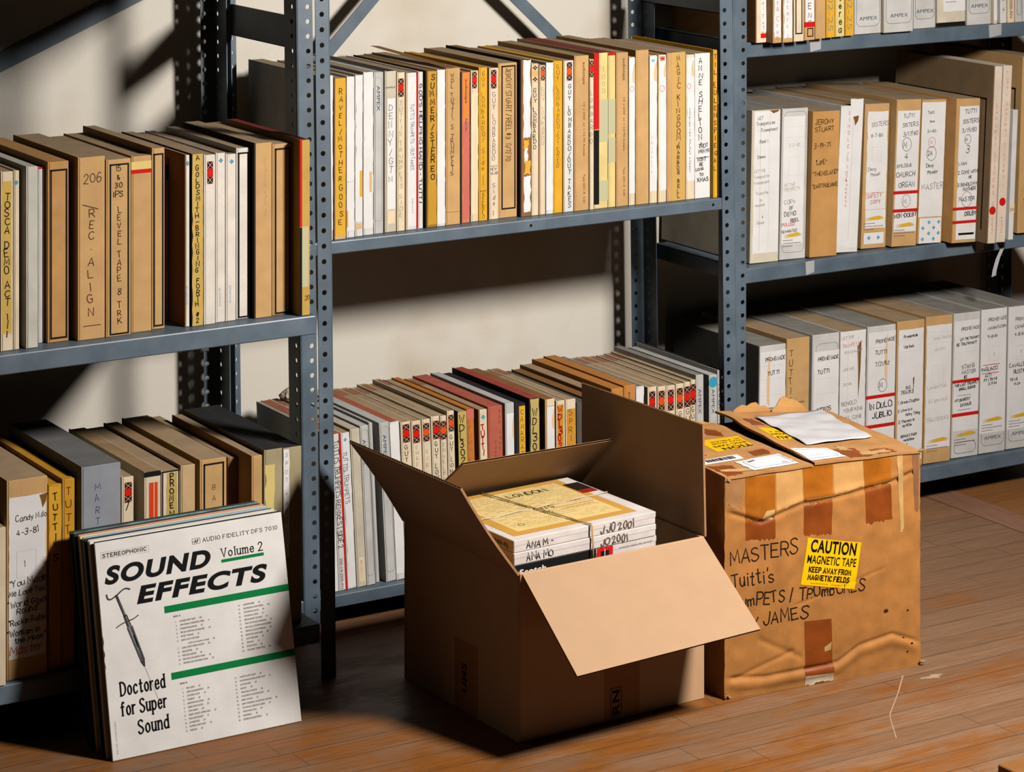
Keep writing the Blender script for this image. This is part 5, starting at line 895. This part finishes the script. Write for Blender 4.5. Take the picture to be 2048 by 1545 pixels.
def on_front(part, Q, mat, off=.018, n=14, ragged=0, tear=()):
    "patch glued to the front, following its dents; Q = corners TL TR BR BL"
    mb = MB(); RR = [RND.uniform(-ragged, ragged) for _ in range(n+1)]
    def f(s, t):
        k = RR[int(round(s*n))]*(1 if t > .99 else 0)
        u = (Q[0][0]*(1-s)+Q[1][0]*s)*(1-t)+(Q[3][0]*(1-s)+Q[2][0]*s)*t; v = (Q[0][1]*(1-s)+Q[1][1]*s)*(1-t)+(Q[3][1]*(1-s)+Q[2][1]*s)*t+k
        return (u+wob(v)*(1-2*u/CW), -bump(u,v)-off, v)
    grid(mb, f, 0, 1, 0, 1, n, n*2, mat); return mb.build(part, CB, smooth=True)
def glue(c, rough=.3):
    m = card(c, rough, .22, .3, .3); return m
GB = glue((142,68,18), .45); GO = glue((172,98,26), .3); CL = card((206,164,104), .25, .2)
on_front('glue_residue', [(1.5,13.9),(3.66,13.8),(3.66,11.2),(1.5,11.0)], GO, .013, 14, .12); on_front('glue_residue', [(1.5,11.35),(3.66,11.5),(3.66,9.78),(1.5,9.9)], GB, .009, 14, .12)
on_front('glue_residue', [(5.77,14.0),(7.99,14.0),(7.9,11.7),(5.8,11.6)], GO, .013, 14, .15); on_front('glue_residue', [(5.77,11.7),(7.95,11.8),(7.8,9.55),(5.74,9.75)], GB, .009, 14, .12)
on_front('glue_residue', [(10.35,13.98),(12.42,13.88),(12.45,12.2),(10.4,12.05)], GO, .013, 14, .12); on_front('glue_residue', [(10.4,12.1),(12.45,12.25),(12.5,9.9),(10.45,9.85)], GB, .009, 14, .12)
on_front('glue_residue', [(5.77,4.2),(7.8,4.1),(7.95,1.2),(5.9,1.25)], GB, .009, 14, .1); on_front('clear_tape', [(5.86,1.3),(8.04,1.2),(8.06,.04),(5.9,.02)], GB, .016, 10); on_front('clear_tape', [(5.88,.65),(8.05,.55),(8.06,.05),(5.9,.02)], card((214,190,160), .12, .3), .022, 10, .1)
for Q in ([(3.75,13.9),(5.7,13.95),(5.7,11.9),(3.75,11.5)],[(8.05,13.95),(10.3,13.95),(10.3,12.3),(8.05,12.0)]): on_front('faded_patch', Q, KC2, .007, 10, .08)
on_front('clear_tape', [(12.9,14.0),(13.35,14.0),(13.4,9.0),(13.15,9.0)], CL, .015, 4, .2); on_front('clear_tape', [(14.1,14.0),(14.6,14.0),(14.6,10.2),(14.3,10.2)], card((150,104,70), .25, .2), .015, 4, .2); on_front('clear_tape', [(.05,13.9),(1.5,13.9),(1.2,12.0),(.05,12.3)], card((168,120,76), .3, .2), .015, 6, .15)
for Q in ([(3.0,11.6),(3.6,11.65),(3.5,11.0),(2.6,11.1)],[(6.0,12.0),(7.9,12.05),(7.9,11.75),(5.9,11.75)],[(11.0,12.35),(12.4,12.5),(12.45,12.25),(11.1,12.15)],[(7.3,2.3),(7.85,2.6),(7.8,2.1),(7.35,2.0)]): on_front('torn_tape_edge', Q, CL, .018, 5, .06)
mb = MB()
for u_, v_, r_ in ((12.0,4.0,.12),(13.7,3.8,.06),(13.4,2.0,.07),(14.0,1.6,.07),(13.7,1.1,.05)): mb.add([(u_+p[0]*1.5,-bump(u_,v_)-.03,v_+p[1]) for p in circ(0,0,r_,9)], [tuple(range(9))], plain((60,34,18)))
mb.build('scuff_mark', CB)
F = Face(lambda u,v,o: (u+wob(v)*(1-2*u/CW), -bump(u,v)-.004-o, v))
for txt, u, v, wd, cap, rot in (('MASTERS', .45, 8.45, 4.75, .95, .05), ('Tuitti\'s', .5, 7.0, 2.95, .85, .03), ('Trumpets / Trombones', .25, 5.75, 10.0, .72, -.015), ('Tony James', .1, 4.35, 5.9, .75, .015)):
    if txt.startswith('Trump'): txt = 'TrumPETS / TROmbONES'
    if txt.startswith('Tony'): txt = 'Tony JAMES'
    S, Wd = pen(txt, cap, wd, .085, .06); k = wd/Wd
    F.shapes('handwriting', S, (34,22,16), lambda x,y: (u+x*k-y*rot, v+y+x*k*rot))
F.build(CB)
on_front('caution_sticker', [(6.04,9.54),(10.08,8.71),(9.53,5.77),(5.46,6.61)], plain((246,190,8), .45), .024, 14)
def stk(u, v): return (5.46+u*.979+v*.19, 6.61-u*.202+v*.98)
F = Face(lambda u,v,o: (stk(u,v)[0], -bump(*stk(u,v))-.03-o, stk(u,v)[1]))
sans(F, 'caution_lettering', 'CAUTION', .32, 2.16, 3.5, .78, (22,14,10), .034); sans(F, 'caution_lettering', 'MAGNETIC TAPE', .2, 1.42, 3.75, .54, (22,14,10), .014)
serif(F, 'caution_lettering', 'KEEP AWAY FROM', .45, .88, 3.2, .3, .07, (22,14,10), .13); serif(F, 'caution_lettering', 'MAGNETIC FIELDS', .45, .4, 3.15, .3, .07, (22,14,10), .13)
sans(F, 'caution_lettering', 'SAFE HANDLING OF TAPE        NO 4 FRAGILE LABEL', .7, .14, 2.6, .06, (90,64,10)); F.build(CB)
# top flaps: the left one lies flat, the right one is sprung up along the seam
def ztop_l(x, y): return 14.08+.1*(x/6.1)+.05*NZ.noise(Vector((x*.5,y*.5,4)))
def ztop_r(x, y): q = max(0,(CW-x)/8.5); return 14.12+(.2+.62*y/CD)*q**1.25+.1*NZ.noise(Vector((x*.35,y*.35,5)))
KT = card((184,132,78), .8, .16, .5, .3)
def top_flap(fz, x0, x1, nx):
    mb = MB()
    sx = lambda s, y: x0+(x1-x0)*s+(.35*NZ.noise(Vector((y*.35,3,2)))+.05*NZ.noise(Vector((y*4,1,2)))+(.28-.05*y))*( (s if x0 == 0 else 1-s) )
    f = lambda s, y: (sx(s,y), y, fz(sx(s,y),y)); g = lambda s, y: (sx(s,y), y, fz(sx(s,y),y)-.16)
    n, m = 16, 24; ys = lambda j: -.08+(CD+.16)*j/m
    T0 = [f(i/n, ys(j)) for j in range(m+1) for i in range(n+1)]; B0 = [g(i/n, ys(j)) for j in range(m+1) for i in range(n+1)]; k = len(T0)
    ix = lambda i, j: j*(n+1)+i
    mb.add(T0+B0, [(ix(i,j),ix(i+1,j),ix(i+1,j+1),ix(i,j+1)) for j in range(m) for i in range(n)]+[(k+ix(i,j+1),k+ix(i+1,j+1),k+ix(i+1,j),k+ix(i,j)) for j in range(m) for i in range(n)]
        +[(k+ix(i,0),k+ix(i+1,0),ix(i+1,0),ix(i,0)) for i in range(n)]+[(ix(i,m),ix(i+1,m),k+ix(i+1,m),k+ix(i,m)) for i in range(n)]
        +[(ix(0,j+1),k+ix(0,j+1),k+ix(0,j),ix(0,j)) for j in range(m)]+[(ix(n,j),k+ix(n,j),k+ix(n,j+1),ix(n,j+1)) for j in range(m)], KT)
    return mb.build('flap', CB)
FL_ = top_flap(ztop_l, 0, 6.15, 12); FR_ = top_flap(ztop_r, 6.3, CW, 16)
def on_top(part, fl, fz, Q, mat, off=.02, n=8, ragged=0):
    mb = MB(); rr = [[RND.uniform(-ragged, ragged) for _ in range(2)] for _ in range((n+1)*(n+1))]
    def f(s, t):
        i = int(round(t*n))*(n+1)+int(round(s*n)); e = 1 if (s < .01 or s > .99 or t < .01 or t > .99) else 0
        x = (Q[0][0]*(1-s)+Q[1][0]*s)*(1-t)+(Q[3][0]*(1-s)+Q[2][0]*s)*t+rr[i][0]*e; y = (Q[0][1]*(1-s)+Q[1][1]*s)*(1-t)+(Q[3][1]*(1-s)+Q[2][1]*s)*t+rr[i][1]*e
        return (x, y, fz(x,y)+off)
    grid(mb, f, 0, 1, 0, 1, n, n, mat); return mb.build(part, fl, smooth=True)
YS = plain((236,180,10), .45)
on_top('caution_sticker', FL_, ztop_l, [(2.45,5.2),(5.35,5.55),(5.6,8.0),(2.55,8.1)], YS); on_top('caution_sticker', FR_, ztop_r, [(6.75,4.6),(8.0,4.7),(8.6,7.2),(6.8,7.5)], YS)
F = Face(lambda u,v,o: (u, v, ztop_l(u,v)+.022+o)); R_ = math.pi
sans(F, 'caution_lettering', 'TION', 5.3, 6.05, 2.2, .55, (22,14,10), .03, 0, R_+.06); sans(F, 'caution_lettering', 'ETIC TAPE', 5.3, 6.7, 2.5, .36, (22,14,10), .02, 0, R_+.06); sans(F, 'caution_lettering', 'WAY FROM', 5.35, 7.2, 2.3, .22, (22,14,10), .01, 0, R_+.06); sans(F, 'caution_lettering', 'IC FIELDS', 5.35, 7.6, 2.2, .22, (22,14,10), .01, 0, R_+.06); F.build(FL_)
F = Face(lambda u,v,o: (u, v, ztop_r(u,v)+.022+o))
sans(F, 'caution_lettering', 'CAU', 8.2, 5.35, 1.3, .55, (22,14,10), .03, 0, R_+.02); sans(F, 'caution_lettering', 'MAGN', 8.3, 6.0, 1.4, .36, (22,14,10), .02, 0, R_+.02); sans(F, 'caution_lettering', 'KEEP A', 8.35, 6.5, 1.35, .22, (22,14,10), .01, 0, R_+.02); F.build(FR_)
PW = card((226,222,222), .55, .06)
on_top('barcode_label', FL_, ztop_l, [(.2,2.95),(3.2,3.1),(3.3,4.15),(.3,4.05)], PW)
F = Face(lambda u,v,o: (u, v, ztop_l(u,v)+.022+o)); x = .7; F.lift(); F.hold = True
while x < 2.8:
    q = RND.choice((.02,.03,.05)); bar(F, 'barcode_bars', x, 3.35, x+q, 3.95, 'BLK'); x += q+RND.choice((.02,.03,.05))
F.build(FL_)
on_top('address_label', FL_, ztop_l, [(2.4,.35),(5.75,.45),(5.7,3.0),(2.3,2.65)], PW, .035, 8, .05); on_top('address_label', FR_, ztop_r, [(6.55,.25),(9.2,.3),(9.0,2.3),(6.5,2.85)], PW, .035, 8, .05)
F = Face(lambda u,v,o: (u, v, ztop_l(u,v)+.04+o)); F.line('label_print', [(2.75,.75),(5.6,.85),(5.55,2.65),(2.7,2.4),(2.75,.75)], .03, (80,84,110)); sans(F, 'label_print', 'TO', 5.3, 1.2, .4, .2, (60,64,90), .01, 0, R_); F.line('label_print', [(3.0,2.2),(3.5,2.35)], .12, 'BLK'); F.build(FL_)
F = Face(lambda u,v,o: (u, v, ztop_r(u,v)+.04+o)); F.line('label_print', [(6.7,.6),(8.8,.6),(8.7,2.05),(6.65,2.5)], .03, (80,84,110)); F.line('label_print', [(7.0,1.2),(8.0,1.1)], .02, (80,84,110)); F.build(FR_)
for Q in ([(3.9,9.3),(4.7,8.3),(5.1,9.8),(4.3,10.8)],[(.4,.1),(1.5,.2),(1.7,2.1),(.1,2.6)],[(.2,4.6),(1.4,4.8),(1.3,6.0),(.3,5.8)],[(4.2,3.3),(5.5,3.4),(5.5,4.6),(4.2,4.4)]): on_top('glue_residue', FL_, ztop_l, Q, GB, .018, 6, .1)
for Q in ([(6.9,8.2),(7.7,8.2),(7.7,9.6),(6.9,9.6)],[(9.3,-.0),(11.0,-.02),(10.8,1.9),(9.2,2.0)],[(11.6,.1),(13.0,.1),(12.8,1.2),(11.5,1.3)]): on_top('glue_residue', FR_, ztop_r, Q, GB, .018, 6, .12)
for Q in ([(10.4,.3),(12.6,.2),(12.6,.9),(10.6,1.0)],[(9.6,1.6),(10.4,1.5),(10.2,2.9),(9.9,2.8)],[(.3,1.0),(3.4,.05),(3.5,.5),(.5,1.5)]): on_top('clear_tape', FR_ if Q[0][0] > 6 else FL_, ztop_r if Q[0][0] > 6 else ztop_l, Q, CL, .03, 5, .12)
mb = MB()
for (x0,y0,x1,y1,h_) in ((7.2,11.4,10.6,11.7,.55),(10.2,11.3,13.4,11.7,1.0),(2.6,11.5,5.6,11.7,.35)):
    pts = []; n = 9
    for i in range(n+1): s = i/n; pts.append((x0+(x1-x0)*s, y0+(y1-y0)*s, (ztop_r if x0 > 6 else ztop_l)(x0+(x1-x0)*s, 11.5)+h_*math.sin(math.pi*min(1,s*1.05+.02))**.7*(.7+.5*RND.random())))
    base = [(p[0], p[1]+.05, 13.9) for p in pts]
    mb.slab(pts+base[::-1], (0,-1,0), .08, KC2)
mb.build('torn_board_edge', CB)
mb = MB()
for (u_,v_) in ((.0,13.9),(14.6,14.0),(.0,.15),(14.6,.2)):
    for k in range(5): 
        a_ = RND.uniform(0,6.3); mb.slab([(u_+RND.uniform(-.15,.25),-.05-RND.random()*.12,v_+RND.uniform(-.1,.15)),(u_+RND.uniform(.1,.5),-.1-RND.random()*.12,v_+RND.uniform(-.1,.2)),(u_+RND.uniform(.0,.3),-.02,v_+RND.uniform(.05,.25))], (0,-1,0), .03, KED)
mb.build('frayed_corner', CB)
# grey sheet lying on the raised flap
mb = MB(); Q = [(8.05,3.3),(13.35,3.7),(13.9,11.0),(7.95,9.8)]
def sheet(s, t):
    x = (Q[0][0]*(1-s)+Q[1][0]*s)*(1-t)+(Q[3][0]*(1-s)+Q[2][0]*s)*t; y = (Q[0][1]*(1-s)+Q[1][1]*s)*(1-t)+(Q[3][1]*(1-s)+Q[2][1]*s)*t
    y += .25*NZ.noise(Vector((s*3,t*2,1)))*(1 if t < .05 else .4); 
    return (x, y, ztop_r(x,y)+.07+.16*abs(NZ.noise(Vector((s*2.2,t*4.5,8))))+.09*math.sin(t*9+s*4)**2+.45*max(0,s-.3)*max(0,t-.55))
grid(mb, sheet, 0, 1, 0, 1, 26, 26, card((196,192,192), .6, .08))
o = mb.build('paper_sheet', None, (17.62,-24.56,0.01), (0,0,math.radians(-6.2)), smooth=True, solid=.02); tag(o, 'crumpled pale grey paper sheet lying on top of the sealed carton', 'paper')
# torn tape tail hanging near the right edge, under the right middle shelf
mb = MB(); pts = [(63.9,1.45,19.6),(63.2,1.2,18.9),(62.6,.9,18.1),(62.4,.8,17.6)]
for a_, c_ in zip(pts, pts[1:]): mb.slab([(a_[0]-.2,a_[1],a_[2]),(a_[0]+.25,a_[1],a_[2]+.1),(c_[0]+.25,c_[1],c_[2]+.1),(c_[0]-.2,c_[1],c_[2])], (0,-1,0), .02, GT)
tag(mb.build('loose_tape'), 'loose strip of grey tape dangling below the right middle shelf near the picture edge', 'tape')
# crumpled scrap on the middle lower tapes
mb = MB(); bm_ = [(0.9*math.sin(a)*math.cos(e_)*(1+.35*NZ.noise(Vector((math.cos(e_)*1.7+a,math.sin(e_)*1.7,3)))), .7*math.sin(a)*math.sin(e_)*(1+.35*NZ.noise(Vector((math.cos(e_)*2,a*2,5)))), .42*math.cos(a)*(1+.5*NZ.noise(Vector((e_,a*1.5,9))))) for a in [math.pi*i/10 for i in range(11)] for e_ in [2*math.pi*j/14 for j in range(14)]]
mb.add(bm_, [(i*14+j, (i+1)*14+j, (i+1)*14+(j+1)%14, i*14+(j+1)%14) for i in range(10) for j in range(14)], card((196,180,160), .8))
tag(mb.build('paper_scrap', None, (4.85,10.6,13.62)), 'crumpled paper scrap lying on the tape boxes behind the perforated posts', 'paper')
# edge of a board lying at the lower right corner
mb = MB(); mb.box((0,-3,0),(16,0,.55), card((140,92,48), .5))
tag(mb.build('wooden_board', None, (24.2,-42.75,.01), (0,0,math.radians(2.0)), bevel=.06), 'edge of a varnished board lying on the floor in the bottom right corner', 'board')
